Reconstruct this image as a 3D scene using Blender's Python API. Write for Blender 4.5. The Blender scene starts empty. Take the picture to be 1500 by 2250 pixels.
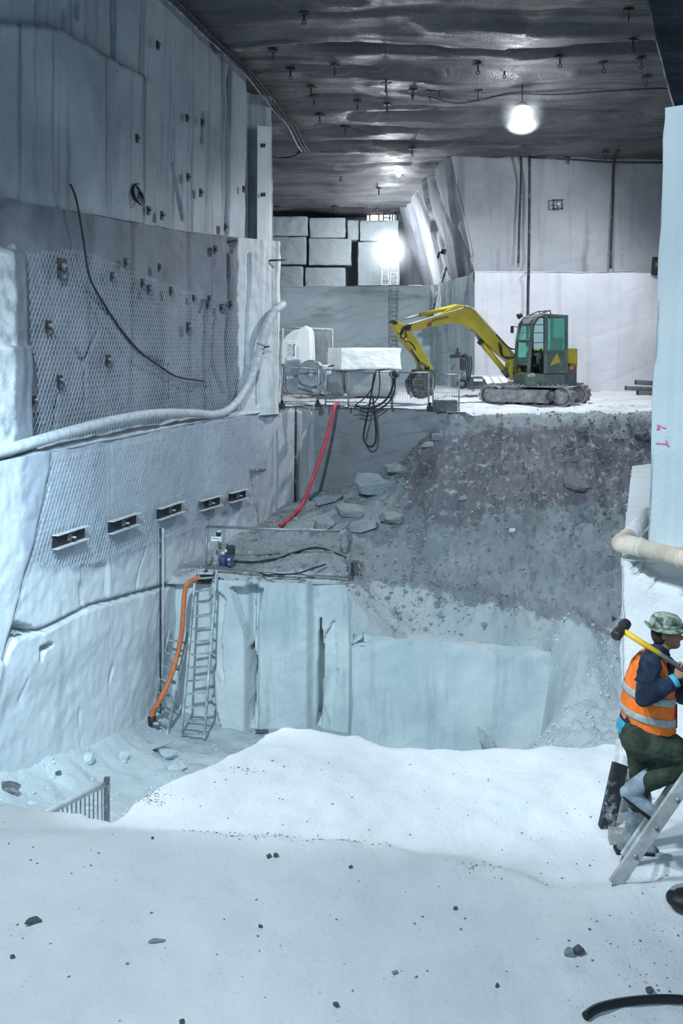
import bpy, bmesh, math, random
import numpy as np
from mathutils import Vector, Matrix, noise as mnoise

random.seed(7)
SC = bpy.context.scene
COL = SC.collection
PI = math.pi

# ------------------------------------------------------------------ camera, world, exposure, unseen lamps
F = 2190.0            # focal length in picture pixels (1500 x 2250)
CX, HY = 750.0, 760.0 # principal column and horizon row
cam_d = bpy.data.cameras.new('camera')
cam = bpy.data.objects.new('camera', cam_d)
COL.objects.link(cam)
cam_d.sensor_fit = 'VERTICAL'
cam_d.sensor_height = 36.0
cam_d.lens = F / 2250.0 * 36.0
cam_d.shift_y = -(1125.0 - HY) / 2250.0
cam_d.clip_start = 0.1
cam_d.clip_end = 300
cam.location = (0, 0, 0)
cam.rotation_euler = (PI / 2, 0, 0)
SC.camera = cam

w = bpy.data.worlds.new('world')
SC.world = w
w.use_nodes = True
bg = w.node_tree.nodes['Background']
bg.inputs['Color'].default_value = (0.42, 0.66, 0.92, 1)
bg.inputs['Strength'].default_value = 0.25

SC.view_settings.view_transform = 'Standard'
SC.view_settings.look = 'None'
SC.view_settings.gamma = 1
SC.view_settings.use_curve_mapping = False
SC.view_settings.exposure = 0.35
SC.cycles.use_denoising = True
SC.cycles.max_bounces = 6
SC.cycles.diffuse_bounces = 3
SC.cycles.glossy_bounces = 2
SC.cycles.transmission_bounces = 4
SC.cycles.sample_clamp_indirect = 4


def light(name, kind, loc, power, col, size=0.3, aim=None, spot=None, blend=0.4):
    d = bpy.data.lights.new(name, kind)
    d.energy = power
    d.color = col
    if kind == 'AREA':
        d.size = size
    else:
        d.shadow_soft_size = size
    if kind == 'SPOT':
        d.spot_size = spot
        d.spot_blend = blend
    o = bpy.data.objects.new(name, d)
    COL.objects.link(o)
    o.location = loc
    if aim is not None:
        o.rotation_euler = (Vector(aim) - Vector(loc)).to_track_quat('-Z', 'Y').to_euler()
    return o


COOL = (0.80, 0.92, 1.0)
BLUE = (0.55, 0.80, 1.0)
WHITE = (0.90, 0.95, 1.0)
# floodlights without fixtures, out of sight; rear and bench stand hidden behind the pillar
light('floodlight_key', 'SPOT', (-5.8, 9.2, 3.9), 1450, COOL, 0.12, aim=(-0.2, 10.5, -4.0), spot=math.radians(39), blend=0.3)
light('near_fill', 'SPOT', (-4.6, 3.6, 5.2), 2000, COOL, 0.25, aim=(0.2, 6.6, -4.0), spot=math.radians(75), blend=0.6)  # added fill to brighten the near ground
light('floodlight_pit', 'SPOT', (-3.0, 5.0, 6.0), 9900, (0.66, 0.87, 1.0), 0.18, aim=(-0.4, 22.0, -6.3), spot=math.radians(60), blend=0.7)
light('floodlight_wall', 'SPOT', (-2.4, 9.0, 2.2), 3300, BLUE, 0.3, aim=(-6.1, 14.9, -2.6), spot=math.radians(46), blend=0.8)
light('right_fill', 'SPOT', (-2.5, 3.0, 5.0), 1900, COOL, 0.2, aim=(4.2, 10.0, -1.4), spot=math.radians(52), blend=0.5)  # added fill to brighten the right ledge face and the pillar
light('mouth_fill', 'AREA', (1.0, -4.0, 5.5), 300, BLUE, 4.0, aim=(0.0, 12.0, -3.0))  # added fill behind the camera for general light on the walls
light('floodlight_rear', 'SPOT', (10.6, 31.2, 5.2), 1000, WHITE, 0.3, aim=(3.5, 39.0, 0.6), spot=math.radians(110), blend=0.7)
light('bench_fill', 'SPOT', (6.9, 20.0, 4.0), 800, WHITE, 0.3, aim=(3.2, 37.0, 1.8), spot=math.radians(84), blend=0.7)  # added fill to brighten the bench and the far walls


# ------------------------------------------------------------------ small maths helpers
def W(x, y, Y):
    return Vector(((x - CX) / F * Y, Y, (HY - y) / F * Y))


def WZ(x, y, z):
    """point of the pixel ray at height z"""
    return W(x, y, z * F / (HY - y))


def px_of(P):
    Y = np.maximum(P[:, 1], 0.5)
    return CX + P[:, 0] / Y * F, HY - P[:, 2] / Y * F


def _hash(ix, iy, iz, seed):
    h = (ix * 374761393 + iy * 668265263 + iz * 2147483647 + seed * 1274126177) & 0xffffffff
    h = ((h ^ (h >> 13)) * 1274126177) & 0xffffffff
    h = h ^ (h >> 16)
    return (h & 0xffff) / 32767.5 - 1.0


def vnoise(P, scale, seed=0):
    """value noise in -1..1; scale may be a triple"""
    p = np.asarray(P, float) * np.asarray(scale, float)
    i = np.floor(p).astype(np.int64)
    f = p - i
    u = f * f * f * (f * (f * 6 - 15) + 10)
    r = 0
    for dx in (0, 1):
        for dy in (0, 1):
            for dz in (0, 1):
                wgt = (u[:, 0] if dx else 1 - u[:, 0]) * (u[:, 1] if dy else 1 - u[:, 1]) * (u[:, 2] if dz else 1 - u[:, 2])
                r = r + wgt * _hash(i[:, 0] + dx, i[:, 1] + dy, i[:, 2] + dz, seed)
    return r


def fbm(P, scale, octs=4, seed=0, gain=0.5):
    r, a = 0, 1.0
    s = np.asarray(scale, float)
    for o in range(octs):
        r = r + a * vnoise(P, s, seed + 17 * o)
        s = s * 2.03
        a *= gain
    return r


def seg_dist(x, y, pts):
    """distance from points to a polyline, and signed side of the nearest stretch"""
    best = np.full(x.shape, 1e9)
    for (ax, ay), (bx, by) in zip(pts[:-1], pts[1:]):
        dx, dy = bx - ax, by - ay
        t = np.clip(((x - ax) * dx + (y - ay) * dy) / (dx * dx + dy * dy + 1e-9), 0, 1)
        best = np.minimum(best, np.hypot(x - ax - t * dx, y - ay - t * dy))
    return best


def sstep(a, b, x):
    t = np.clip((x - a) / (b - a), 0, 1)
    return t * t * (3 - 2 * t)


def in_poly(x, y, pts):
    n = len(pts)
    r = np.zeros(x.shape, bool)
    for i in range(n):
        x1, y1 = pts[i]
        x2, y2 = pts[(i + 1) % n]
        c = ((y1 > y) != (y2 > y)) & (x < (x2 - x1) * (y - y1) / (y2 - y1 + 1e-12) + x1)
        r ^= c
    return r


def tps(pts, smooth=0.0):
    P = np.array([[p[0], p[1]] for p in pts], float)
    z = np.array([p[2] for p in pts], float)
    n = len(P)

    def k(r2):
        return 0.5 * r2 * np.log(r2 + 1e-9)
    d2 = ((P[:, None] - P[None]) ** 2).sum(2)
    A = np.zeros((n + 3, n + 3))
    A[:n, :n] = k(d2) + smooth * np.eye(n)
    A[:n, n] = 1
    A[:n, n + 1:] = P
    A[n, :n] = 1
    A[n + 1:, :n] = P.T
    s = np.linalg.solve(A, np.concatenate([z, np.zeros(3)]))

    def f(x, y):
        x = np.asarray(x, float)
        y = np.asarray(y, float)
        r = s[n] + s[n + 1] * x + s[n + 2] * y
        for i in range(n):
            r = r + s[i] * k((x - P[i, 0]) ** 2 + (y - P[i, 1]) ** 2)
        return r
    return f


# ------------------------------------------------------------------ materials
def _nt(name):
    m = bpy.data.materials.new(name)
    m.use_nodes = True
    nt = m.node_tree
    b = nt.nodes['Principled BSDF']
    return m, nt, b


def lk(nt, a, b):
    nt.links.new(a, b)


def plain(name, col, rough=0.6, metal=0.0, dust=0.0, dust_col=(0.55, 0.58, 0.6), var=0.15, nscale=9.0, bump=0.15, spec=0.4):
    """painted or bare material with slight mottling and stone dust lying in patches"""
    m, nt, b = _nt(name)
    tc = nt.nodes.new('ShaderNodeTexCoord')
    n = nt.nodes.new('ShaderNodeTexNoise')
    n.inputs['Scale'].default_value = nscale
    n.inputs['Detail'].default_value = 6
    lk(nt, tc.outputs['Object'], n.inputs['Vector'])
    r = nt.nodes.new('ShaderNodeValToRGB')
    r.color_ramp.elements[0].position = 0.35
    r.color_ramp.elements[1].position = 0.68
    r.color_ramp.elements[0].color = (*[c * (1 - var) for c in col], 1)
    r.color_ramp.elements[1].color = (*[min(1, c * (1 + var)) for c in col], 1)
    lk(nt, n.outputs['Fac'], r.inputs['Fac'])
    out = r.outputs['Color']
    if dust > 0:
        n2 = nt.nodes.new('ShaderNodeTexNoise')
        n2.inputs['Scale'].default_value = nscale * 0.6
        n2.inputs['Detail'].default_value = 9
        n2.inputs['Roughness'].default_value = 0.7
        lk(nt, tc.outputs['Object'], n2.inputs['Vector'])
        r2 = nt.nodes.new('ShaderNodeValToRGB')
        r2.color_ramp.elements[0].position = max(0.0, 0.72 - dust * 0.6)
        r2.color_ramp.elements[1].position = min(1.0, 0.92 - dust * 0.5)
        lk(nt, n2.outputs['Fac'], r2.inputs['Fac'])
        mx = nt.nodes.new('ShaderNodeMix')
        mx.data_type = 'RGBA'
        lk(nt, r2.outputs['Color'], mx.inputs['Factor'])
        lk(nt, out, mx.inputs['A'])
        mx.inputs['B'].default_value = (*dust_col, 1)
        out = mx.outputs['Result']
    lk(nt, out, b.inputs['Base Color'])
    b.inputs['Roughness'].default_value = rough
    b.inputs['Metallic'].default_value = metal
    b.inputs['Specular IOR Level'].default_value = spec
    if bump > 0:
        bp = nt.nodes.new('ShaderNodeBump')
        bp.inputs['Strength'].default_value = bump
        bp.inputs['Distance'].default_value = 0.02
        lk(nt, n.outputs['Fac'], bp.inputs['Height'])
        lk(nt, bp.outputs['Normal'], b.inputs['Normal'])
    return m


def rock(name, c1, c2, stain=(0.2, 0.22, 0.24), stain_amt=0.5, streak=(2.2, 2.2, 0.12), vein=0.3, vein_dir=(0.2, 0.3, 1.0),
         rough=0.75, spec=0.3, bump=0.35, grain=30.0, big=0.4, vein_col=None, stain_lo=0.52, stain_hi=0.72, scale_bump=0.03, alt=None, wet=None):
    """quarried marble: cloudy body colour, streaks of old wash along the saw marks, grey veins"""
    m, nt, b = _nt(name)
    N = nt.nodes.new
    tc = N('ShaderNodeTexCoord')
    n1 = N('ShaderNodeTexNoise')
    n1.inputs['Scale'].default_value = big
    n1.inputs['Detail'].default_value = 9
    n1.inputs['Roughness'].default_value = 0.6
    lk(nt, tc.outputs['Object'], n1.inputs['Vector'])
    r1 = N('ShaderNodeValToRGB')
    r1.color_ramp.elements[0].position = 0.33
    r1.color_ramp.elements[1].position = 0.67
    r1.color_ramp.elements[0].color = (*c2, 1)
    r1.color_ramp.elements[1].color = (*c1, 1)
    lk(nt, n1.outputs['Fac'], r1.inputs['Fac'])
    body = r1.outputs['Color']
    if alt is not None:
        # a second colour of the same rock (stained, or paler for painted light), lying where the field stored on the mesh says
        ra = N('ShaderNodeValToRGB')
        ra.color_ramp.elements[0].position = 0.33
        ra.color_ramp.elements[1].position = 0.67
        ra.color_ramp.elements[0].color = (*alt[1], 1)
        ra.color_ramp.elements[1].color = (*alt[0], 1)
        lk(nt, n1.outputs['Fac'], ra.inputs['Fac'])
        at = N('ShaderNodeAttribute')
        at.attribute_name = 'stain_or_light'
        nz = N('ShaderNodeTexNoise')
        nz.inputs['Scale'].default_value = 3.0
        nz.inputs['Detail'].default_value = 8
        lk(nt, tc.outputs['Object'], nz.inputs['Vector'])
        sm_ = N('ShaderNodeMath')
        sm_.operation = 'ADD'
        lk(nt, at.outputs['Fac'], sm_.inputs[0])
        lk(nt, nz.outputs['Fac'], sm_.inputs[1])
        rs = N('ShaderNodeValToRGB')
        rs.color_ramp.elements[0].position = 0.42
        rs.color_ramp.elements[1].position = 0.58
        hf = N('ShaderNodeMath')
        hf.operation = 'MULTIPLY'
        hf.inputs[1].default_value = 0.5
        lk(nt, sm_.outputs[0], hf.inputs[0])
        lk(nt, hf.outputs[0], rs.inputs['Fac'])
        ma = N('ShaderNodeMix')
        ma.data_type = 'RGBA'
        lk(nt, rs.outputs['Color'], ma.inputs['Factor'])
        lk(nt, body, ma.inputs['A'])
        lk(nt, ra.outputs['Color'], ma.inputs['B'])
        body = ma.outputs['Result']
    # streaks
    mp = N('ShaderNodeMapping')
    mp.inputs['Scale'].default_value = streak
    lk(nt, tc.outputs['Object'], mp.inputs['Vector'])
    n2 = N('ShaderNodeTexNoise')
    n2.inputs['Scale'].default_value = 1.0
    n2.inputs['Detail'].default_value = 8
    n2.inputs['Roughness'].default_value = 0.62
    lk(nt, mp.outputs['Vector'], n2.inputs['Vector'])
    r2 = N('ShaderNodeValToRGB')
    r2.color_ramp.elements[0].position = stain_lo
    r2.color_ramp.elements[1].position = stain_hi
    r2.color_ramp.elements[1].color = (stain_amt, stain_amt, stain_amt, 1)
    lk(nt, n2.outputs['Fac'], r2.inputs['Fac'])
    mx = N('ShaderNodeMix')
    mx.data_type = 'RGBA'
    lk(nt, r2.outputs['Color'], mx.inputs['Factor'])
    lk(nt, body, mx.inputs['A'])
    mx.inputs['B'].default_value = (*stain, 1)
    out = mx.outputs['Result']
    # veins
    if vein > 0:
        mp3 = N('ShaderNodeMapping')
        d = Vector(vein_dir).normalized()
        mp3.inputs['Rotation'].default_value = d.to_track_quat('X', 'Z').to_euler()
        mp3.vector_type = 'TEXTURE'
        lk(nt, tc.outputs['Object'], mp3.inputs['Vector'])
        wv = N('ShaderNodeTexWave')
        wv.inputs['Scale'].default_value = 0.8
        wv.inputs['Distortion'].default_value = 4.0
        wv.inputs['Detail'].default_value = 5
        wv.inputs['Detail Scale'].default_value = 0.7
        lk(nt, mp3.outputs['Vector'], wv.inputs['Vector'])
        r3 = N('ShaderNodeValToRGB')
        r3.color_ramp.elements[0].position = 0.9
        r3.color_ramp.elements[1].position = 1.0
        r3.color_ramp.elements[1].color = (vein, vein, vein, 1)
        lk(nt, wv.outputs['Fac'], r3.inputs['Fac'])
        mx2 = N('ShaderNodeMix')
        mx2.data_type = 'RGBA'
        nb = N('ShaderNodeTexNoise')
        nb.inputs['Scale'].default_value = 0.9
        nb.inputs['Detail'].default_value = 3
        lk(nt, mp3.outputs['Vector'], nb.inputs['Vector'])
        rb = N('ShaderNodeValToRGB')
        rb.color_ramp.elements[0].position = 0.45
        rb.color_ramp.elements[1].position = 0.7
        lk(nt, nb.outputs['Fac'], rb.inputs['Fac'])
        mb_ = N('ShaderNodeMath')
        mb_.operation = 'MULTIPLY'
        lk(nt, r3.outputs['Color'], mb_.inputs[0])
        lk(nt, rb.outputs['Color'], mb_.inputs[1])
        lk(nt, mb_.outputs[0], mx2.inputs['Factor'])
        lk(nt, out, mx2.inputs['A'])
        vc = vein_col or tuple(x * 0.45 for x in c2)
        mx2.inputs['B'].default_value = (*vc, 1)
        out = mx2.outputs['Result']
    lk(nt, out, b.inputs['Base Color'])
    b.inputs['Roughness'].default_value = rough
    b.inputs['Specular IOR Level'].default_value = spec
    if wet is not None:
        nw = N('ShaderNodeTexNoise')
        nw.inputs['Scale'].default_value = 0.55
        nw.inputs['Detail'].default_value = 6
        lk(nt, tc.outputs['Object'], nw.inputs['Vector'])
        rw = N('ShaderNodeValToRGB')
        rw.color_ramp.elements[0].position = 0.42
        rw.color_ramp.elements[1].position = 0.58
        rw.color_ramp.elements[0].color = (wet,) * 3 + (1,)
        rw.color_ramp.elements[1].color = (rough,) * 3 + (1,)
        lk(nt, nw.outputs['Fac'], rw.inputs['Fac'])
        lk(nt, rw.outputs['Color'], b.inputs['Roughness'])
    n4 = N('ShaderNodeTexNoise')
    n4.inputs['Scale'].default_value = grain
    n4.inputs['Detail'].default_value = 4
    lk(nt, tc.outputs['Object'], n4.inputs['Vector'])
    ad = N('ShaderNodeMath')
    ad.operation = 'MULTIPLY_ADD'
    lk(nt, n2.outputs['Fac'], ad.inputs[0])
    ad.inputs[1].default_value = 1.5
    lk(nt, n4.outputs['Fac'], ad.inputs[2])
    bp = N('ShaderNodeBump')
    bp.inputs['Strength'].default_value = bump
    bp.inputs['Distance'].default_value = scale_bump
    lk(nt, ad.outputs[0], bp.inputs['Height'])
    lk(nt, bp.outputs['Normal'], b.inputs['Normal'])
    return m


def dusty_ground(name, c1, c2, fleck, fleck_amt, grain=26.0, big=0.8, bump=0.6, rough=0.8, glint=0.0, spec=0.25, dist=0.03):
    m, nt, b = _nt(name)
    N = nt.nodes.new
    tc = N('ShaderNodeTexCoord')
    n1 = N('ShaderNodeTexNoise')
    n1.inputs['Scale'].default_value = big
    n1.inputs['Detail'].default_value = 10
    n1.inputs['Roughness'].default_value = 0.65
    lk(nt, tc.outputs['Object'], n1.inputs['Vector'])
    r1 = N('ShaderNodeValToRGB')
    r1.color_ramp.elements[0].position = 0.36
    r1.color_ramp.elements[1].position = 0.64
    r1.color_ramp.elements[0].color = (*c2, 1)
    r1.color_ramp.elements[1].color = (*c1, 1)
    lk(nt, n1.outputs['Fac'], r1.inputs['Fac'])
    n2 = N('ShaderNodeTexNoise')
    n2.inputs['Scale'].default_value = grain
    n2.inputs['Detail'].default_value = 5
    n2.inputs['Roughness'].default_value = 0.7
    lk(nt, tc.outputs['Object'], n2.inputs['Vector'])
    r2 = N('ShaderNodeValToRGB')
    r2.color_ramp.elements[0].position = 0.62
    r2.color_ramp.elements[1].position = 0.72
    r2.color_ramp.elements[1].color = (fleck_amt,) * 3 + (1,)
    lk(nt, n2.outputs['Fac'], r2.inputs['Fac'])
    mx = N('ShaderNodeMix')
    mx.data_type = 'RGBA'
    lk(nt, r2.outputs['Color'], mx.inputs['Factor'])
    lk(nt, r1.outputs['Color'], mx.inputs['A'])
    mx.inputs['B'].default_value = (*fleck, 1)
    lk(nt, mx.outputs['Result'], b.inputs['Base Color'])
    b.inputs['Specular IOR Level'].default_value = spec
    b.inputs['Roughness'].default_value = rough
    if glint > 0:
        v = N('ShaderNodeTexVoronoi')
        v.inputs['Scale'].default_value = 28
        lk(nt, tc.outputs['Object'], v.inputs['Vector'])
        rr = N('ShaderNodeValToRGB')
        rr.color_ramp.elements[0].position = 0.10
        rr.color_ramp.elements[0].color = (0.12, 0.12, 0.12, 1)
        rr.color_ramp.elements[1].position = 0.16
        rr.color_ramp.elements[1].color = (rough,) * 3 + (1,)
        lk(nt, v.outputs['Distance'], rr.inputs['Fac'])
        lk(nt, rr.outputs['Color'], b.inputs['Roughness'])
    bp = N('ShaderNodeBump')
    bp.inputs['Strength'].default_value = bump
    bp.inputs['Distance'].default_value = dist
    lk(nt, n2.outputs['Fac'], bp.inputs['Height'])
    lk(nt, bp.outputs['Normal'], b.inputs['Normal'])
    return m


def emitter(name, col, strength):
    m, nt, b = _nt(name)
    b.inputs['Base Color'].default_value = (*col, 1)
    b.inputs['Emission Color'].default_value = (*col, 1)
    b.inputs['Emission Strength'].default_value = strength
    return m


def glass(name, col, alpha=0.35):
    m, nt, b = _nt(name)
    N = nt.nodes.new
    tr = N('ShaderNodeBsdfTransparent')
    tr.inputs['Color'].default_value = (*col, 1)
    gl = N('ShaderNodeBsdfGlossy')
    gl.inputs['Roughness'].default_value = 0.05
    n = N('ShaderNodeTexNoise')
    n.inputs['Scale'].default_value = 3
    df = N('ShaderNodeBsdfDiffuse')
    df.inputs['Color'].default_value = (*[c * 0.8 for c in col], 1)
    mx0 = N('ShaderNodeMixShader')
    mx0.inputs['Fac'].default_value = alpha
    lk(nt, tr.outputs[0], mx0.inputs[1])
    lk(nt, df.outputs[0], mx0.inputs[2])
    mx = N('ShaderNodeMixShader')
    mx.inputs['Fac'].default_value = 0.06
    lk(nt, mx0.outputs[0], mx.inputs[1])
    lk(nt, gl.outputs[0], mx.inputs[2])
    lk(nt, mx.outputs[0], nt.nodes['Material Output'].inputs['Surface'])
    return m


M = {}
M['pale'] = rock('pale_marble', (0.70, 0.74, 0.76), (0.56, 0.61, 0.64), stain=(0.40, 0.45, 0.48), stain_amt=0.5, vein=0.06)
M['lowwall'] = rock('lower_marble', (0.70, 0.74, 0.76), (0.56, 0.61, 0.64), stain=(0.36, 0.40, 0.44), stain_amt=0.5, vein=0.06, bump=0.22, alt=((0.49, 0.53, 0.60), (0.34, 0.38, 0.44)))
M['pit'] = rock('pit_marble', (0.72, 0.76, 0.76), (0.44, 0.52, 0.56), stain=(0.30, 0.37, 0.40), stain_amt=0.65, vein=0.10, vein_dir=(-.4, 0, 1), bump=0.5, big=.55, streak=(2.6, 2.6, .35))
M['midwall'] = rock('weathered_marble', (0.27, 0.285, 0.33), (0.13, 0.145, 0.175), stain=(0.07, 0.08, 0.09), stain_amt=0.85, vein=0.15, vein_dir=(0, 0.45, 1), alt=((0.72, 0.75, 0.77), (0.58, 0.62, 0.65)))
M['upwall'] = rock('stained_marble', (0.50, 0.55, 0.59), (0.31, 0.345, 0.39), stain=(0.06, 0.068, 0.076), stain_amt=0.85, vein=0.0, streak=(2.6, 2.6, 0.10), bump=0.5)
M['ceiling'] = rock('streaked_roof_marble', (0.15, 0.15, 0.16), (0.065, 0.067, 0.074), stain=(0.02, 0.02, 0.024), stain_amt=0.8, streak=(0.14, 3.2, 2.2), vein=0.35, stain_lo=0.46, stain_hi=0.66,
                    vein_dir=(0.1, 1, 0), rough=0.6, wet=0.24, spec=0.6, bump=0.7, scale_bump=0.06, vein_col=(0.32, 0.33, 0.35))  # dark streaks stand for shade in the cracks, pale veins for glints
M['backwall'] = rock('grey_white_marble', (0.52, 0.53, 0.57), (0.42, 0.43, 0.47), stain=(0.27, 0.28, 0.31), stain_amt=0.5, vein=0.12, vein_dir=(-0.35, 0, 1))
M['backwall_up'] = rock('dull_marble', (0.36, 0.375, 0.41), (0.25, 0.265, 0.295), stain=(0.10, 0.11, 0.12), stain_amt=0.6, vein=0.06, vein_dir=(-0.35, 0, 1))
M['benchface'] = rock('blue_grey_marble', (0.54, 0.64, 0.67), (0.42, 0.52, 0.55), stain=(0.10, 0.13, 0.15), stain_amt=0.6, vein=0.55, vein_dir=(-0.38, 0, 1), streak=(0.35, 1, 1.8))
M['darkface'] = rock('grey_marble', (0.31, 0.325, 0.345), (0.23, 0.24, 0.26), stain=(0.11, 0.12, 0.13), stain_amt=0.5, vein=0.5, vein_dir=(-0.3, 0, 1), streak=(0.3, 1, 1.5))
M['netted'] = rock('wire_stained_marble', (0.50, 0.54, 0.60), (0.34, 0.38, 0.44), stain=(0.20, 0.22, 0.26), stain_amt=0.6, vein=0.1, bump=.4)
M['pillar'] = rock('blue_white_marble', (0.60, 0.67, 0.69), (0.46, 0.56, 0.60), stain=(0.32, 0.42, 0.47), stain_amt=0.5, vein=0.0, streak=(4, 4, 0.3))
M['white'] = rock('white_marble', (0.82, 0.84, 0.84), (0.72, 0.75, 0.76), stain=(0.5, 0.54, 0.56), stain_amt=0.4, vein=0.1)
def ramp_soil_light():
    """dark muck of the ramp, grey-green broken marble, its colour also standing for light on the ramp, and pale dust (fields stored on the mesh)"""
    m, nt, b = _nt('ramp_soil_light')
    N = nt.nodes.new
    tc = N('ShaderNodeTexCoord')

    def noise(sc, det=6, ro=.65):
        n = N('ShaderNodeTexNoise')
        n.inputs['Scale'].default_value = sc
        n.inputs['Detail'].default_value = det
        n.inputs['Roughness'].default_value = ro
        lk(nt, tc.outputs['Object'], n.inputs['Vector'])
        return n.outputs['Fac']

    def ramp(src, p0, c0, p1, c1):
        r = N('ShaderNodeValToRGB')
        r.color_ramp.elements[0].position = p0
        r.color_ramp.elements[1].position = p1
        r.color_ramp.elements[0].color = (*c0, 1)
        r.color_ramp.elements[1].color = (*c1, 1)
        lk(nt, src, r.inputs['Fac'])
        return r.outputs['Color']

    def mix(f, a, c):
        x = N('ShaderNodeMix')
        x.data_type = 'RGBA'
        lk(nt, f, x.inputs['Factor'])
        lk(nt, a, x.inputs['A'])
        lk(nt, c, x.inputs['B'])
        return x.outputs['Result']
    n1, n2, n3 = noise(0.7, 9), noise(5.5, 6, .7), noise(16, 4)
    muck = ramp(n1, .35, (.135, .128, .142), .66, (.31, .295, .325))
    rub = ramp(n1, .36, (.25, .275, .29), .64, (.40, .435, .45))
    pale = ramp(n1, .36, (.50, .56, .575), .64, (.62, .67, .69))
    fl = ramp(n2, .55, (0, 0, 0), .66, (.85, .85, .85))
    white = ramp(n3, .0, (.55, .56, .57), 1., (.62, .62, .63))
    muck = mix(fl, muck, white)
    rub = mix(ramp(n2, .60, (0, 0, 0), .72, (.5, .5, .5)), rub, white)

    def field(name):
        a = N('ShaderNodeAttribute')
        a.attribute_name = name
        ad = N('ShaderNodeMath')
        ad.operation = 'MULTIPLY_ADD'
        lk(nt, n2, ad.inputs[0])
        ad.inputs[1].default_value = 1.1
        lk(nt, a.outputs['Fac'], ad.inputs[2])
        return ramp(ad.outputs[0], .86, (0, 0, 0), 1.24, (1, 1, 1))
    col = mix(field('rubble_or_light'), muck, rub)
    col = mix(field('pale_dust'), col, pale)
    lk(nt, col, b.inputs['Base Color'])
    b.inputs['Roughness'].default_value = .9
    b.inputs['Specular IOR Level'].default_value = .2
    bp = N('ShaderNodeBump')
    bp.inputs['Strength'].default_value = .9
    bp.inputs['Distance'].default_value = .10
    ad = N('ShaderNodeMath')
    ad.operation = 'MULTIPLY_ADD'
    lk(nt, n3, ad.inputs[0])
    ad.inputs[1].default_value = .4
    lk(nt, n2, ad.inputs[2])
    lk(nt, ad.outputs[0], bp.inputs['Height'])
    lk(nt, bp.outputs['Normal'], b.inputs['Normal'])
    return m


M['ramp'] = ramp_soil_light()
M['floor'] = dusty_ground('marble_dust', (0.80, 0.83, 0.85), (0.68, 0.73, 0.76), (0.42, 0.46, 0.48), 0.45, grain=22, bump=0.45, glint=0.5)
M['pitfloor'] = dusty_ground('damp_marble_dust', (0.66, 0.71, 0.73), (0.50, 0.56, 0.58), (0.3, 0.34, 0.36), 0.5, grain=9, big=0.7, bump=0.7, dist=0.06)
M['bench'] = dusty_ground('bench_dust', (0.74, 0.75, 0.78), (0.55, 0.57, 0.60), (0.3, 0.31, 0.33), 0.6, grain=8, bump=0.7, dist=0.06)
M['muck'] = dusty_ground('muck', (0.33, 0.32, 0.34), (0.16, 0.155, 0.165), (0.62, 0.62, 0.64), 0.5, grain=7, big=0.5, bump=1.0, dist=0.10, rough=0.9)
M['rubble'] = dusty_ground('rubble', (0.37, 0.41, 0.42), (0.22, 0.25, 0.26), (0.6, 0.63, 0.63), 0.4, grain=8, big=1.4, bump=0.8, dist=0.05)
M['steel'] = plain('dusty_steel', (0.16, 0.18, 0.20), 0.5, 0.6, dust=0.45)
M['galv'] = plain('galvanised_steel', (0.32, 0.35, 0.38), 0.45, 0.7, dust=0.3)
M['darksteel'] = plain('dark_steel', (0.035, 0.038, 0.045), 0.55, 0.3, dust=0.25)
M['wire'] = plain('barrier_wire', (0.30, 0.34, 0.38), 0.5, 0.5)
M['whitewire'] = plain('dusty_netting_wire', (0.50, 0.56, 0.60), 0.6, 0.1)
M['pipe'] = plain('dusty_grey_pipe', (0.52, 0.56, 0.60), 0.6, dust=0.4, dust_col=(0.75, 0.78, 0.8))
M['black'] = plain('black_rubber', (0.012, 0.013, 0.016), 0.5, dust=0.12)
M['cable'] = plain('dark_cable', (0.02, 0.025, 0.035), 0.6)
M['wood'] = plain('dusty_timber', (0.30, 0.31, 0.29), 0.8, dust=0.5, dust_col=(0.6, 0.64, 0.66), nscale=6)
M['yellow'] = plain('yellow_paint', (0.40, 0.31, 0.03), 0.45, dust=0.18, dust_col=(0.30, 0.27, 0.14), var=0.1, nscale=2.5)
M['darkgreen'] = plain('dark_green_paint', (0.075, 0.105, 0.095), 0.5, dust=0.4, dust_col=(0.18, 0.21, 0.20), nscale=2)
M['charcoal'] = plain('charcoal_paint', (0.07, 0.075, 0.085), 0.5, dust=0.35, dust_col=(0.2, 0.21, 0.22), nscale=2)
M['track'] = plain('dusty_track', (0.12, 0.115, 0.12), 0.85, dust=0.6, dust_col=(0.34, 0.34, 0.35), nscale=7, bump=0.6)
M['red'] = plain('red_hose', (0.55, 0.06, 0.09), 0.5, dust=0.15)
M['orange'] = plain('orange_hose', (0.62, 0.17, 0.06), 0.55, dust=0.25, dust_col=(0.5, 0.33, 0.22))


# ------------------------------------------------------------------ mesh helpers
ROOTM = {}   # object name -> world matrix of its thing (parts are written in world space and brought into it)


def link(name, verts, faces, mat, parent=None, smooth=True, edges=()):
    me = bpy.data.meshes.new(name)
    if parent is not None:
        inv = ROOTM[parent.name].inverted()
        verts = [inv @ Vector(v) for v in verts]
    me.from_pydata([tuple(v) for v in verts], list(edges), [tuple(f) for f in faces])
    me.update()
    if mat is not None:
        me.materials.append(mat)
    if smooth:
        me.polygons.foreach_set('use_smooth', [True] * len(me.polygons))
    o = bpy.data.objects.new(name, me)
    COL.objects.link(o)
    if parent is not None:
        o.parent = parent
        ROOTM[o.name] = ROOTM[parent.name]
    else:
        ROOTM[o.name] = Matrix.Identity(4)
    return o


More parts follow.
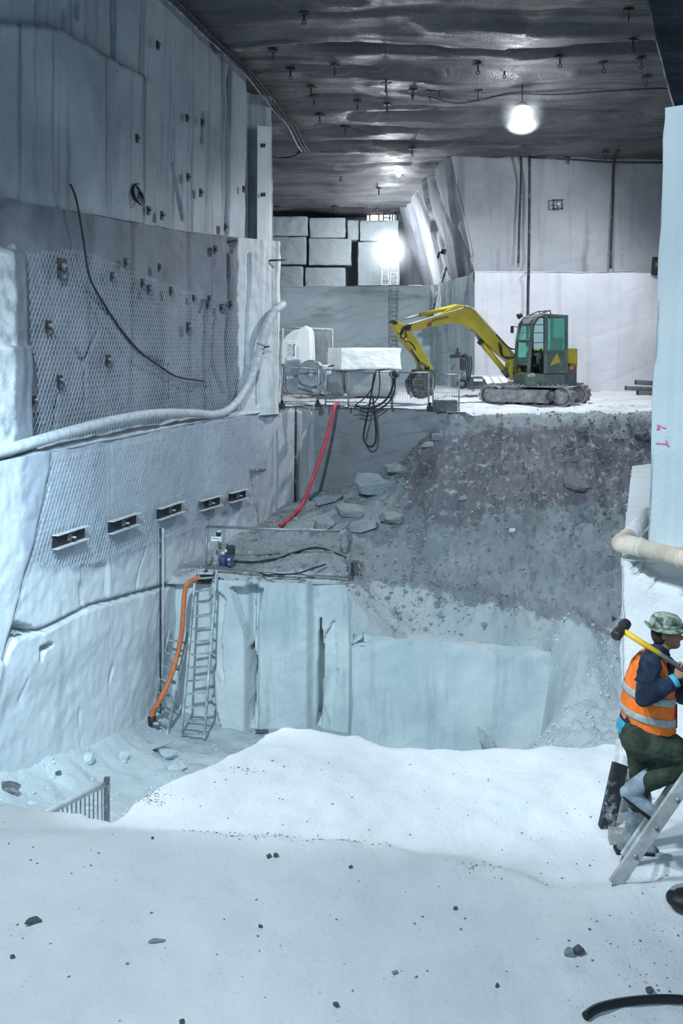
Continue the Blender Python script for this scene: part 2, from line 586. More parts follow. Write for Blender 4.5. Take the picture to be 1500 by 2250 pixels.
class MB:
    """collects shapes in world space; build() links them as one mesh object"""

    def __init__(s):
        s.v = []
        s.f = []

    def add(s, vs, fs):
        k = len(s.v)
        s.v += [Vector(v) for v in vs]
        s.f += [tuple(i + k for i in f) for f in fs]
        return s

    def box(s, c, size, R=None):
        R = R or Matrix.Identity(3)
        c = Vector(c)
        h = [a / 2 for a in size]
        vs = [c + R @ Vector((x * h[0], y * h[1], z * h[2])) for x in (-1, 1) for y in (-1, 1) for z in (-1, 1)]
        return s.add(vs, [(0, 1, 3, 2), (4, 6, 7, 5), (0, 4, 5, 1), (2, 3, 7, 6), (0, 2, 6, 4), (1, 5, 7, 3)])

    def bar(s, p, q, w, h, up=(0, 0, 1)):
        p, q = Vector(p), Vector(q)
        d = (q - p).normalized()
        up = Vector(up)
        x = d.cross(up)
        if x.length < 1e-4:
            x = d.cross(Vector((0, 1, 0)))
        x.normalize()
        z = x.cross(d)
        R = Matrix((x, d, z)).transposed()
        return s.box((p + q) / 2, (w, (q - p).length, h), R)

    def tube(s, pts, r, n=8, caps=True):
        pts = [Vector(p) for p in pts]
        rs = r if isinstance(r, (list, tuple)) else [r] * len(pts)
        rings = []
        prev = None
        for i, p in enumerate(pts):
            t = (pts[min(i + 1, len(pts) - 1)] - pts[max(i - 1, 0)]).normalized()
            if prev is None:
                a = Vector((0, 0, 1)) if abs(t.z) < 0.9 else Vector((1, 0, 0))
                u = t.cross(a).normalized()
            else:
                u = (prev - t * prev.dot(t))
                u = u.normalized() if u.length > 1e-6 else t.orthogonal().normalized()
            prev = u
            v = t.cross(u)
            rings.append([p + (u * math.cos(2 * PI * k / n) + v * math.sin(2 * PI * k / n)) * rs[i] for k in range(n)])
        vs = [x for ring in rings for x in ring]
        fs = []
        for i in range(len(pts) - 1):
            for k in range(n):
                fs.append((i * n + k, i * n + (k + 1) % n, (i + 1) * n + (k + 1) % n, (i + 1) * n + k))
        if caps:
            fs.append(tuple(range(n - 1, -1, -1)))
            fs.append(tuple((len(pts) - 1) * n + k for k in range(n)))
        return s.add(vs, fs)

    def cyl(s, p, q, r, n=16, r2=None):
        return s.tube([p, q], [r, r if r2 is None else r2], n)

    def prism(s, poly, a, b):
        """poly: list of 3D points of one face; a, b: offset vectors of the two faces"""
        n = len(poly)
        a, b = Vector(a), Vector(b)
        vs = [Vector(p) + a for p in poly] + [Vector(p) + b for p in poly]
        fs = [tuple(range(n - 1, -1, -1)), tuple(range(n, 2 * n))]
        fs += [(i, (i + 1) % n, n + (i + 1) % n, n + i) for i in range(n)]
        return s.add(vs, fs)

    def sphere(s, c, r, nu=12, nv=8, sc=(1, 1, 1), R=None):
        c = Vector(c)
        R = R or Matrix.Identity(3)
        vs, fs = [], []
        for j in range(nv + 1):
            th = PI * j / nv
            for i in range(nu):
                ph = 2 * PI * i / nu
                vs.append(c + R @ Vector((r * sc[0] * math.sin(th) * math.cos(ph), r * sc[1] * math.sin(th) * math.sin(ph), r * sc[2] * math.cos(th))))
        for j in range(nv):
            for i in range(nu):
                fs.append((j * nu + i, (j + 1) * nu + i, (j + 1) * nu + (i + 1) % nu, j * nu + (i + 1) % nu))
        return s.add(vs, fs)

    def torus(s, c, R, r, axis=(0, 0, 1), n=32, m=8):
        c = Vector(c)
        ax = Vector(axis).normalized()
        u = ax.orthogonal().normalized()
        v = ax.cross(u)
        vs, fs = [], []
        for i in range(n):
            a = 2 * PI * i / n
            d = u * math.cos(a) + v * math.sin(a)
            for j in range(m):
                b = 2 * PI * j / m
                vs.append(c + d * (R + r * math.cos(b)) + ax * (r * math.sin(b)))
        for i in range(n):
            for j in range(m):
                fs.append((i * m + j, ((i + 1) % n) * m + j, ((i + 1) % n) * m + (j + 1) % m, i * m + (j + 1) % m))
        return s.add(vs, fs)

    def build(s, name, mat, parent=None, smooth=False, bevel=0.0, seg=2):
        o = link(name, s.v, s.f, mat, parent, smooth)
        if bevel > 0:
            md = o.modifiers.new('bevel', 'BEVEL')
            md.width = bevel
            md.segments = seg
            md.limit_method = 'ANGLE'
        return o


def smooth_path(pts, n=8):
    """Catmull-Rom through the points"""
    pts = [Vector(p) for p in pts]
    P = [pts[0] * 2 - pts[1]] + pts + [pts[-1] * 2 - pts[-2]]
    out = []
    for i in range(1, len(P) - 2):
        for k in range(n):
            t = k / n
            a, b, c, d = P[i - 1], P[i], P[i + 1], P[i + 2]
            out.append(0.5 * ((2 * b) + (c - a) * t + (2 * a - 5 * b + 4 * c - d) * t * t + (3 * b - a - 3 * c + d) * t ** 3))
    out.append(pts[-1])
    return out


def tag(o, label, cat, group=None, kind=None):
    o['label'] = label
    o['category'] = cat
    if group:
        o['group'] = group
    if kind:
        o['kind'] = kind
    return o


def thing(name, label, cat, loc, group=None, rotz=0.0):
    o = bpy.data.objects.new(name, None)
    o.empty_display_size = 0.2
    COL.objects.link(o)
    o.location = loc
    o.rotation_euler = (0, 0, rotz)
    ROOTM[o.name] = Matrix.Translation(Vector(loc)) @ Matrix.Rotation(rotz, 4, 'Z')
    return tag(o, label, cat, group)


def dup(root, label=None, group=None):
    c = root.copy()
    COL.objects.link(c)
    for ch in list(root.children):
        d = ch.copy()
        COL.objects.link(d)
        d.parent = c
        for g in list(ch.children):
            e = g.copy()
            COL.objects.link(e)
            e.parent = d
    if label:
        c['label'] = label
    if group:
        c['group'] = group
    return c


def struct(o):
    o['kind'] = 'structure'
    return o


# ------------------------------------------------------------------ rock faces and ground
def poly_at(poly, n):
    P = np.array(poly, float)
    seg = np.hypot(*(P[1:] - P[:-1]).T)
    S = np.concatenate([[0], np.cumsum(seg)])
    s = np.linspace(0, S[-1], n)
    s = np.unique(np.concatenate([s, S]))
    return np.stack([np.interp(s, S, P[:, 0]), np.interp(s, S, P[:, 1])], 1), s / S[-1], S / S[-1]


def wall(name, bot, zb, zt, du, dz, disp, mat, top=None, smooth=True):
    """vertical (or leaning) rock face over the plan polyline bot (to top), from zb to zt, with real relief disp(P, px, py) outwards"""
    L = sum(math.dist(a, b) for a, b in zip(bot[:-1], bot[1:]))
    B, t, knots = poly_at(bot, max(2, int(L / du)))
    n = len(B)
    T = B
    if top is not None:
        TP = np.array(top, float)
        T = np.stack([np.interp(t, knots, TP[:, 0]), np.interp(t, knots, TP[:, 1])], 1)
    zbv = np.interp(t, knots, zb) if hasattr(zb, '__len__') else np.full(n, zb)
    ztv = np.interp(t, knots, zt) if hasattr(zt, '__len__') else np.full(n, zt)
    m = max(2, int((ztv.max() - zbv.min()) / dz))
    v = np.linspace(0, 1, m)
    P = np.zeros((m, n, 3))
    P[:, :, 0] = B[None, :, 0] * (1 - v[:, None]) + T[None, :, 0] * v[:, None]
    P[:, :, 1] = B[None, :, 1] * (1 - v[:, None]) + T[None, :, 1] * v[:, None]
    P[:, :, 2] = zbv[None] * (1 - v[:, None]) + ztv[None] * v[:, None]
    d = np.gradient(B, axis=0)
    d /= np.linalg.norm(d, axis=1)[:, None] + 1e-9
    nx, ny = d[:, 1], -d[:, 0]
    Q = P.reshape(-1, 3)
    px, py = px_of(Q)
    D = disp(Q, px, py).reshape(m, n)
    P[:, :, 0] += nx[None] * D
    P[:, :, 1] += ny[None] * D
    idx = np.arange(m * n).reshape(m, n)
    f = np.stack([idx[:-1, :-1], idx[:-1, 1:], idx[1:, 1:], idx[1:, :-1]], -1).reshape(-1, 4)
    o = link(name, P.reshape(-1, 3).tolist(), f.tolist(), mat, None, smooth)
    return struct(o)


def ground(name, x0, x1, y0, y1, step, hfun, mat, mask=None, smooth=True):
    xs = np.arange(x0, x1 + step / 2, step)
    ys = np.arange(y0, y1 + step / 2, step)
    gx, gy = np.meshgrid(xs, ys)
    gz = hfun(gx.ravel(), gy.ravel()).reshape(gx.shape)
    idx = np.arange(gx.size).reshape(gx.shape)
    f = np.stack([idx[:-1, :-1], idx[:-1, 1:], idx[1:, 1:], idx[1:, :-1]], -1)
    if mask is not None:
        cx = (gx[:-1, :-1] + gx[1:, 1:]) / 2
        cy = (gy[:-1, :-1] + gy[1:, 1:]) / 2
        keep = mask(cx.ravel(), cy.ravel()).reshape(cx.shape)
        f = f[keep]
    f = f.reshape(-1, 4)
    P = np.stack([gx.ravel(), gy.ravel(), gz.ravel()], 1)
    used = np.unique(f)
    remap = -np.ones(len(P), int)
    remap[used] = np.arange(len(used))
    return struct(link(name, P[used].tolist(), remap[f].tolist(), mat, None, smooth))


def cliff(px, py, line, width, depth):
    """depth inside a groove drawn along a picture-traced crack"""
    return -depth * (1 - sstep(0.0, width, seg_dist(px, py, line)))


def L_at(Y, off=0.0):
    return -9.6 + off + 0.25 * Y


LOWER = [(L_at(9), 9), (L_at(20), 20), (L_at(25), 25), (-2.14, 28.4)]
MID = [(L_at(8, -.5), 8), (L_at(25, -.5), 25), (-2.87, 27.3), (-1.80, 28.6)]
UPPER = [(L_at(8, -.8), 8), (L_at(24, -.8), 24), (-2.83, 29.5)]


def on_poly(x, y, poly, off=0.0):
    """where the pixel's ray meets a plan polyline; returns point, outward normal, along-direction"""
    k = (x - CX) / F
    best = None
    for (ax, ay), (bx, by) in zip(poly[:-1], poly[1:]):
        den = (bx - ax) - k * (by - ay)
        if abs(den) < 1e-9:
            continue
        t = (k * ay - ax) / den
        if -0.02 <= t <= 1.02:
            Y = ay + t * (by - ay)
            d = Vector((bx - ax, by - ay, 0)).normalized()
            n = Vector((d.y, -d.x, 0))
            p = W(x, y, Y)
            # slide towards the viewer along the ray until it clears the face by off
            dirv = -p.normalized()
            p = p + dirv * (off / max(0.05, dirv.dot(n)))
            best = (p, n, d)
            break
    if best is None:
        (ax, ay), (bx, by) = poly[0], poly[1]
        den = (bx - ax) - k * (by - ay)
        t = (k * ay - ax) / den
        d = Vector((bx - ax, by - ay, 0)).normalized()
        n = Vector((d.y, -d.x, 0))
        best = (W(x, y, ay + t * (by - ay)) + n * off, n, d)
    return best


# lower left face: chipped facets, the open bedding crack and the saw lines
def d_lower(P, px, py):
    d = 0.03 * fbm(P, 0.9, 4, 3) + 0.012 * fbm(P, 5.0, 3, 5)
    crack = [(0, 1450), (30, 1400), (95, 1382), (150, 1355), (190, 1335), (250, 1318), (300, 1303), (370, 1285), (420, 1262)]
    d += cliff(px, py, crack, 5, 0.26)
    below = np.interp(px, [c[0] for c in crack], [c[1] for c in crack])
    d += 0.07 * sstep(0, 6, py - below) * (1 - sstep(60, 160, py - below))
    d += cliff(px, py, [(104, 1035), (85, 1130), (60, 1230), (38, 1330), (5, 1450)], 7, 0.30)
    left = np.interp(py, [960, 1035, 1130, 1230, 1330, 1450, 1600], [110, 104, 85, 60, 38, 5, -40])
    d += 0.10 * (1 - sstep(-14, 2, px - left))
    # flaked corner in the middle of the face
    d -= 0.40 * in_poly(px, py, [(25, 1362), (93, 1388), (30, 1388)])
    d -= 0.45 * in_poly(px, py, [(80, 1420), (120, 1408), (95, 1425), (82, 1452)])
    d -= 0.05 * in_poly(px, py, [(180, 1240), (175, 1330), (240, 1325), (240, 1240)])
    d -= 0.30 * in_poly(px, py, [(548, 1035), (585, 1035), (600, 1165), (570, 1160), (560, 1110)]) * (0.6 + 0.4 * vnoise(P, 2.0, 9))
    for lx in (236, 352, 505, 247 if True else 0):
        d += -0.012 * (1 - sstep(0.6, 2.0, np.abs(px - (lx + (py - 1200) * 0.012))))
    d += cliff(px, py, [(330, 1165), (305, 1250), (298, 1300)], 2.5, 0.05)
    d += cliff(px, py, [(175, 1560), (178, 1680)], 2, 0.05)
    d += cliff(px, py, [(44, 1540), (58, 1490)], 2, 0.04)
    d += cliff(px, py, [(247, 1465), (241, 1500)], 3, 0.10)
    return d


wall('wall_left_lower', LOWER, -9.6, [-1.85] * 4, 0.05, 0.045, d_lower, M['lowwall'])


def tone_field(name, fun):
    """stores on a rock face where its second colour (stain or painted light) lies"""
    me = bpy.data.objects[name].data
    c = np.array([v.co[:] for v in me.vertices])
    x, y = px_of(c)
    a = me.attributes.new('stain_or_light', 'FLOAT', 'POINT')
    a.data.foreach_set('value', np.clip(fun(c, x, y), 0, 1).astype(np.float32))


def soft_poly(x, y, pts, wdt):
    d = seg_dist(x, y, pts + [pts[0]])
    return np.where(in_poly(x, y, pts), .5 + .5 * np.minimum(1, d / wdt), .5 - .5 * np.minimum(1, d / wdt))


tone_field('wall_left_lower', lambda c, x, y: soft_poly(x, y, [(48, 940), (300, 900), (620, 830), (620, 1110), (440, 1190), (180, 1250), (48, 1240)], 45))


def d_mid(P, px, py):
    d = 0.05 * fbm(P, 0.6, 4, 13) + 0.015 * fbm(P, 4.0, 3, 15)
    d += 0.25 * (1 - sstep(34, 40, px)) * sstep(540, 560, py)
    d += 0.12 * (1 - sstep(28, 40, px)) * sstep(756, 764, py)
    d += 0.16 * (1 - sstep(165, 215, px)) * (1 - sstep(438, 446, py))
    for c in ([(170, 560), (190, 640), (240, 690), (305, 775), (360, 800)], [(165, 770), (185, 800), (182, 900)],
              [(210, 730), (180, 800)], [(128, 850), (118, 950)], [(60, 890), (50, 960)], [(370, 800), (372, 880)],
              [(455, 660), (450, 760), (452, 900)], [(475, 700), (470, 800), (490, 870)], [(520, 840), (516, 892)], [(565, 820), (564, 890)],
              [(500, 560), (502, 880)], [(545, 560), (543, 800)]):
        d += cliff(px, py, c, 3.5, 0.20)
    d -= 0.12 * in_poly(px, py, [(45, 930), (85, 905), (110, 960), (45, 975)])
    d -= 0.25 * in_poly(px, py, [(497, 525), (520, 528), (507, 560)])
    return d


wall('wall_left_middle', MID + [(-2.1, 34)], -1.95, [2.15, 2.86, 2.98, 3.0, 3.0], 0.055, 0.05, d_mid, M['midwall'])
tone_field('wall_left_middle', lambda c, x, y: np.maximum(sstep(510, 535, x), .62 * (1 - sstep(25, 50, x)) * sstep(520, 560, y)))  # light on the turned facet and left edge put into the paler colour


def d_up(P, px, py):
    d = 0.06 * fbm(P * np.array([1, 1, 0.25]), 0.9, 4, 23) + 0.02 * fbm(P * np.array([1, 1, .3]), 5.0, 3, 25)
    ln = [(-300, 40), (0, 50), (110, 62), (250, 138), (320, 172), (430, 225), (520, 262)]
    yl = np.interp(px, [c[0] for c in ln], [c[1] for c in ln])
    d += 0.22 * sstep(-3, 3, py - yl) * (1 - sstep(260, 360, px))
    for c in ([(505, 150), (502, 300), (500, 520)], [(255, 40), (252, 140)], [(82, 0), (78, 48)], [(450, 245), (448, 310)],
              [(145, 20), (140, 75)], [(170, 0), (166, 36)], [(381, 360), (400, 480)]):
        d += cliff(px, py, c, 4.5, 0.34)
    return d


ZC = lambda Y: np.interp(Y, [-6, 24.6, 38, 50, 56], [9.2, 8.45, 7.25, 6.75, 6.7])
wall('wall_left_upper', UPPER, [2.0, 2.7, 2.9], [9.0, 8.7, 8.3], 0.055, 0.08, d_up, M['upwall'])
wall('wall_left_recess', [(-2.83, 29.5), (-3.35, 30.6), (-2.9, 31.5), (-2.3, 31.7)], 2.0, 8.3, 0.2, 0.2, lambda P, a, b: 0.03 * fbm(P, 1.5, 3, 31), M['upwall'])
wall('wall_left_slab', [(-2.62, 31.0), (-2.20, 31.15), (-2.4, 33)], 2.9, 6.85, 0.1, 0.1, lambda P, a, b: 0.02 * fbm(P, 1.5, 3, 33), M['white'])  # whiter marble puts the light from the right into the slab's colour
wall('wall_left_end', [(-2.75, 31.6), (-2.25, 31.7), (-3.2, 46)], -2.0, 8.2, 0.3, 0.3, lambda P, a, b: 0.05 * fbm(P, 1.0, 3, 35), M['upwall'])


# narrow ledges on top of the lower and the middle faces
def ledge(name, lo, hi, z, drop, mat, seed):
    a, t, _ = poly_at(lo, 150)
    hiP = np.array(hi, float)
    b, _, _ = poly_at(hi, 150)
    n = min(len(a), len(b))
    ia = np.linspace(0, len(a) - 1, 160).astype(int)
    ib = np.linspace(0, len(b) - 1, 160).astype(int)
    rows = 9
    P = []
    for r in range(rows):
        f = r / (rows - 1)
        q = a[ia] * (1 - f) + b[ib] * f
        zz = np.interp(q[:, 1], z[0], z[1]) if isinstance(z, tuple) else np.full(160, z)
        P.append(np.concatenate([q, (zz + drop * f)[:, None]], 1))
    P = np.array(P)
    Q = P.reshape(-1, 3)
    Q[:, 2] += 0.05 * fbm(Q, 2.2, 4, seed) * np.repeat(np.sin(np.linspace(0.2, PI - 0.2, rows)), 160)
    idx = np.arange(rows * 160).reshape(rows, 160)
    f = np.stack([idx[:-1, :-1], idx[:-1, 1:], idx[1:, 1:], idx[1:, :-1]], -1).reshape(-1, 4)
    return struct(link(name, Q.tolist(), f.tolist(), mat))


inn = lambda poly, e: [(x - e, y + e * 0.25) for x, y in poly]
ledge('floor_pipe_ledge', [(x + .03, y) for x, y in LOWER], inn([(L_at(9, -.5), 9)] + MID[1:], 0.2), -1.87, 0.10, M['bench'], 41)
ledge('floor_upper_ledge', MID, inn(UPPER, 0.15), ([8, 25, 27.3, 28.6], [2.15, 2.86, 2.98, 3.0]), 0.03, M['bench'], 43)


# ceiling
def d_ceil(x, y):
    P = np.stack([x, y, np.zeros_like(x)], 1)
    z = ZC(y) + 0.07 * fbm(P * np.array([0.22, 1, 1]), 1.1, 5, 51) * 1.5 + 0.05 * fbm(P, 0.6, 4, 52)
    # open bedding cracks running across the roof
    for (yc, xa, xb, wd, dp, wob) in ((27.4, -0.8, 9.5, .24, .95, 53), (29.3, 0.5, 9.0, .07, .18, 54), (31.0, 3.0, 10.5, .08, .2, 55), (33.3, 0.6, 10.0, .34, 1.1, 56),
                                      (25.9, 3.0, 8, .08, .15, 57), (35.0, -2, 4, .08, .2, 58), (36.4, -1, 9, .07, .2, 59)):
        c = yc + 0.18 * vnoise(P * np.array([0.5, 0, 0]), 1.0, wob)
        env = sstep(xa - .6, xa + 1.5, x) * (1 - sstep(xb - 1.5, xb + .6, x))
        z += dp * env * (1 - sstep(wd * .5, wd, np.abs(y - c)))
        z -= 0.10 * env * sstep(0, .1, y - c) * (1 - sstep(.3, 1.6, y - c))
    z += 0.08 * (np.floor(y * 0.55 + 0.15 * vnoise(P * np.array([.3, 0, 0]), 1, 60)) % 2)
    return z


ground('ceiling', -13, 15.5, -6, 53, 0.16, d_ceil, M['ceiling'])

# right side: upper right wall, back right wall (two lifts), corridor wall
wall('wall_right', [(14.6, 39.5), (12.4, 30.7), (10.2, 24.6), (9.6, 22.9)], -2.0, [7.4, 8.1, 8.7, 8.9], 0.15, 0.15,
     lambda P, a, b: 0.035 * fbm(P * np.array([.3, .3, 1]), 2.0, 4, 61), rock('sheen_marble', (0.46, 0.50, 0.54), (0.16, 0.18, 0.20), stain=(0.03, 0.03, 0.036), stain_amt=.9,
                                                                          streak=(0.12, 0.12, 3.0), vein=0, rough=0.3, spec=0.6, bump=0.5), top=[(13.6, 39.5), (10.05, 30.7), (7.5, 24.6), (6.75, 22.9)])  # colours brightened so that the wall's streaky sheen is painted in


def d_backup(P, px, py):
    d = 0.05 * fbm(P, 0.7, 4, 71) + 0.012 * fbm(P, 5, 3, 72)
    d += cliff(px, py, [(1040, 415), (1140, 418)], 3, 0.08)
    for c in ([(1045, 440), (1075, 540), (1095, 600)], [(1305, 480), (1290, 580)], [(1180, 595), (1340, 560), (1420, 540)]):
        d += cliff(px, py, c, 3, 0.08)
    d += 0.10 * (1 - sstep(-6, 6, px - np.interp(py, [345, 450, 600], [1052, 1060, 1098])))
    return d


wall('wall_back_upper', [(5.15, 38.5), (14.0, 38.4)], 2.6, 7.6, 0.10, 0.10, d_backup, M['backwall_up'], top=[(4.15, 38.4), (14.0, 38.4)])


def d_backlo(P, px, py):
    d = 0.04 * fbm(P, 0.7, 4, 75) + 0.012 * fbm(P, 5, 3, 76)
    for c in ([(1340, 655), (1445, 625)], [(1300, 740), (1440, 700)], [(1350, 835), (1430, 800)], [(1115, 605), (1135, 680)]):
        d += cliff(px, py, c, 2.5, 0.05)
    return d


wall('wall_back_lower', [(4.95, 37.1), (13.6, 37.1)], -2.0, [2.78, 2.72], 0.10, 0.09, d_backlo, M['backwall'])
ground('floor_back_ledge', 4.9, 14, 37.05, 38.5, 0.18, lambda x, y: 2.74 + 0.03 * vnoise(np.stack([x, y, y * 0], 1), 2.5, 77), M['bench'])


def d_corr(P, px, py):
    d = 0.08 * fbm(P * np.array([1, 1, .3]), 0.8, 4, 81)
    for c in ([(925, 420), (985, 560)], [(955, 395), (1010, 520), (1040, 600)], [(990, 360), (1035, 470)]):
        d += cliff(px, py, c, 5, 0.14)
    d += 0.18 * (np.floor(P[:, 1] * 0.45 + P[:, 2] * .22) % 2)
    return d


wall('wall_corridor', [(4.5, 50.6), (5.25, 38.3)], 2.5, [6.9, 7.6], 0.14, 0.12, d_corr, M['backwall_up'], top=[(2.95, 50.6), (4.15, 38.3)])
wall('wall_corridor_lower', [(4.06, 44.6), (4.9, 38.5), (5.0, 37.0)], -2.0, [2.68, 2.72, 2.74], 0.12, 0.12,
     lambda P, a, b: 0.10 * (np.floor(P[:, 1] * 0.8) % 2) + 0.06 * fbm(P * np.array([1, 1, .2]), 1.2, 4, 83), M['benchface'])
wall('wall_far_bench', [(-3.4, 44.6), (4.1, 44.6)], -2.0, [2.64, 2.70], 0.10, 0.09,
     lambda P, a, b: 0.03 * fbm(P, 0.8, 4, 85) + cliff(a, b, [(857, 632), (857, 700), (860, 780)], 2, .06), M['benchface'])
ground('floor_far_bench', -4, 4.9, 44.55, 52, 0.22, lambda x, y: 2.62 + 0.012 * (x + 4) + 0.05 * fbm(np.stack([x, y, y * 0], 1), 1.2, 4, 87), M['bench'])
wall('wall_far', [(-4.5, 52.2), (5.2, 52.2)], 2.4, 7.2, 0.3, 0.3, lambda P, a, b: 0.05 * fbm(P, 0.8, 4, 89), M['backwall_up'])

# bench the excavator stands on, its cut edge and the two cut faces below it
ECA, ECB, ECC = (-2.14, 28.4), (-0.82, 30.1), (3.30, 26.7)


def bench_mask(x, y):
    edge = np.interp(x, [-4, ECA[0], ECB[0], ECC[0], 4.6, 6.5, 10, 16], [28.4, 28.4, 30.1, 26.7, 27.2, 27.4, 27.6, 27.6])
    return y > edge - 0.05


def h_bench(x, y):
    P = np.stack([x, y, y * 0], 1)
    edge = np.interp(x, [-4, ECA[0], ECB[0], ECC[0], 4.6, 6.5, 10, 16], [28.4, 28.4, 30.1, 26.7, 27.2, 27.4, 27.6, 27.6])
    return -1.77 - 0.35 * (1 - sstep(0.0, 0.45, y - edge)) * sstep(3.2, 4.0, x) + 0.045 * fbm(P, 1.0, 5, 91) + 0.03 * sstep(34, 38, y) + 0.05 * sstep(30, 33, y)


ground('floor_bench', -3.2, 14.2, 26.5, 45, 0.11, h_bench, M['bench'], bench_mask)


def d_cut(seed):
    def f(P, px, py):
        d = 0.02 * fbm(P, 0.9, 4, seed) + 0.008 * fbm(P, 6, 3, seed + 1)
        for c in ([(603, 900), (601, 1130)], [(668, 900), (615, 1110)], [(684, 900), (676, 1090)], [(585, 915), (648, 985)], [(605, 915), (680, 1000)]):
            d += cliff(px, py, c, 1.6, 0.03)
        d += cliff(px, py, [(700, 1003), (800, 975), (950, 915)], 2.0, 0.03)
        d += cliff(px, py, [(770, 1022), (800, 1018), (815, 1010)], 2.5, 0.06)
        d -= 0.10 * sstep(-0.2, 0.0, P[:, 2] + 1.78 + 0.08 * fbm(P, 2.0, 3, seed + 5))
        return d
    return f


wall('wall_bench_cut', [(-2.95, 27.2), ECA, ECB], -5.6, [-1.95, -1.76, -1.76], 0.06, 0.07, d_cut(95), M['backwall'])
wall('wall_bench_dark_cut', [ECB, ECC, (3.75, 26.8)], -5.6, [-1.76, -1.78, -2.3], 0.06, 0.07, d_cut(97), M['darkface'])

# ------------------------------------------------------------------ muck ramp and rubble shelf
ramp_pts = []
for (x, y, Y) in ((590, 1145, 28.2), (640, 1105, 29.0), (690, 1086, 30.0), (780, 1060, 29.2), (870, 1022, 28.1), (940, 960, 27.3), (1012, 904, 26.75),
                  (1100, 897, 27.0), (1200, 893, 27.4), (1320, 890, 27.6), (1450, 885, 28.0),
                  (500, 1180, 26.5), (560, 1200, 25.5), (650, 1160, 26.3), (760, 1120, 26.6), (860, 1100, 26.6),
                  (500, 1240, 23.6), (620, 1250, 23.3), (760, 1240, 23.4), (480, 1272, 22.5), (600, 1290, 22.4), (770, 1300, 22.4),
                  (840, 1335, 23.4), (950, 1345, 23.3), (1080, 1385, 22.4), (1210, 1440, 21.4),
                  (920, 1150, 25.6), (1000, 1000, 26.2), (1100, 1000, 26.3), (1250, 1000, 26.3), (1400, 1000, 26.3), (950, 1080, 25.7),
                  (1100, 1120, 25.3), (1250, 1130, 25.2), (1400, 1130, 25.2), (1000, 1230, 24.4), (1200, 1260, 24.0), (1380, 1270, 23.8),
                  (1200, 1350, 23.1), (1211, 1452, 21.38), (1198, 1560, 21.36), (1186, 1645, 21.36), (1110, 1668, 20.4), (1090, 1685, 19.0), (1140, 1690, 18.0), (1330, 1400, 22.4), (1420, 1400, 22.4), (1250, 1500, 20.6), (1350, 1520, 20.4), (1260, 1590, 19.4), (1320, 1640, 18.2), (1450, 1640, 18.2)):
    p = W(x, y, Y)
    ramp_pts.append((p.x, p.y, p.z))
f_ramp = tps(ramp_pts, 0.02)


RE_X, RE_Y = [-4, 0.10, 0.20, 2.9, 2.92, 9], [22.62, 22.62, 21.62, 21.50, 16.6, 16.6]


def h_ramp(x, y):
    P = np.stack([x, y, y * 0], 1)
    z = f_ramp(x, y)
    px, py = px_of(np.stack([x, y, z], 1))
    # loose, track-churned muck on the ramp; flatter shelf by the fence
    amt = sstep(780, 900, px) * (0.5 + 0.5 * (1 - sstep(1330, 1420, py)))
    n = fbm(P, 1.1, 3, 101) * 0.10 + fbm(P, 3.2, 3, 103) * 0.08 + np.abs(fbm(P, 5.5, 3, 105)) * 0.085
    z = z + n * (0.35 + 0.65 * amt)
    # tread prints of the excavator going up the slope
    for xt in (4.4, 6.3):
        z = z + 0.035 * amt * (1 - sstep(.25, .42, np.abs(x - xt - 0.1 * (27 - y)))) * np.sin(y * 2 * PI / 0.28)
    z = z + 0.045 * fbm(P, 9.0, 2, 109) * (0.35 + 0.65 * amt)
    edge = np.interp(x, RE_X, RE_Y)
    drop = np.where(x < 0.12, -5.40, -6.50)
    z = np.where(x < 2.95, z - (1 - sstep(0.02, 0.40, y - edge)) * np.maximum(0, z - drop), z)
    return np.minimum(z, -1.86 + 0.05 * fbm(P, 2.4, 3, 107))


def ramp_mask(x, y):
    edge = np.interp(x, RE_X, RE_Y)
    far = np.interp(x, [-4, ECA[0], ECB[0], ECC[0], 4.6, 6.5, 10], [28.5, 28.5, 30.2, 26.9, 27.4, 27.6, 27.9])
    return (y > edge) & (y < far)


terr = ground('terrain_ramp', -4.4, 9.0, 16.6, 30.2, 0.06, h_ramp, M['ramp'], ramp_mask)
# the shelf by the fence is broken marble, the ramp dark muck, the foot pale dust; light on the lower ramp and its top rim is painted too
cen = np.array([v.co[:] for v in terr.data.vertices])
cpx, cpy = px_of(cen)
rag = 30 * fbm(cen, 1.2, 4, 111)


def soil_light_fields(cpx, cpy, rag):
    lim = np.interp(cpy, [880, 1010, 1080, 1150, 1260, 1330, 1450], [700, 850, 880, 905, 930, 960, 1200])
    rubble_light = np.maximum(1 - sstep(-45, 45, cpx + rag - lim), sstep(1060, 1240, cpy + rag))  # lower ramp: bluish light put into the paler soil colour
    rubble_light = np.maximum(rubble_light, .62 * (1 - sstep(905, 985, cpy + rag * .7)))  # lit rim along the top of the ramp, painted as paler soil
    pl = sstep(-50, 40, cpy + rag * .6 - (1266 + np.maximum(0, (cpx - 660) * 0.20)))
    return rubble_light, pl


for nm, val in zip(('rubble_or_light', 'pale_dust'), soil_light_fields(cpx, cpy, rag)):
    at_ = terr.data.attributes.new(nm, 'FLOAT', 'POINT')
    at_.data.foreach_set('value', val.astype(np.float32))


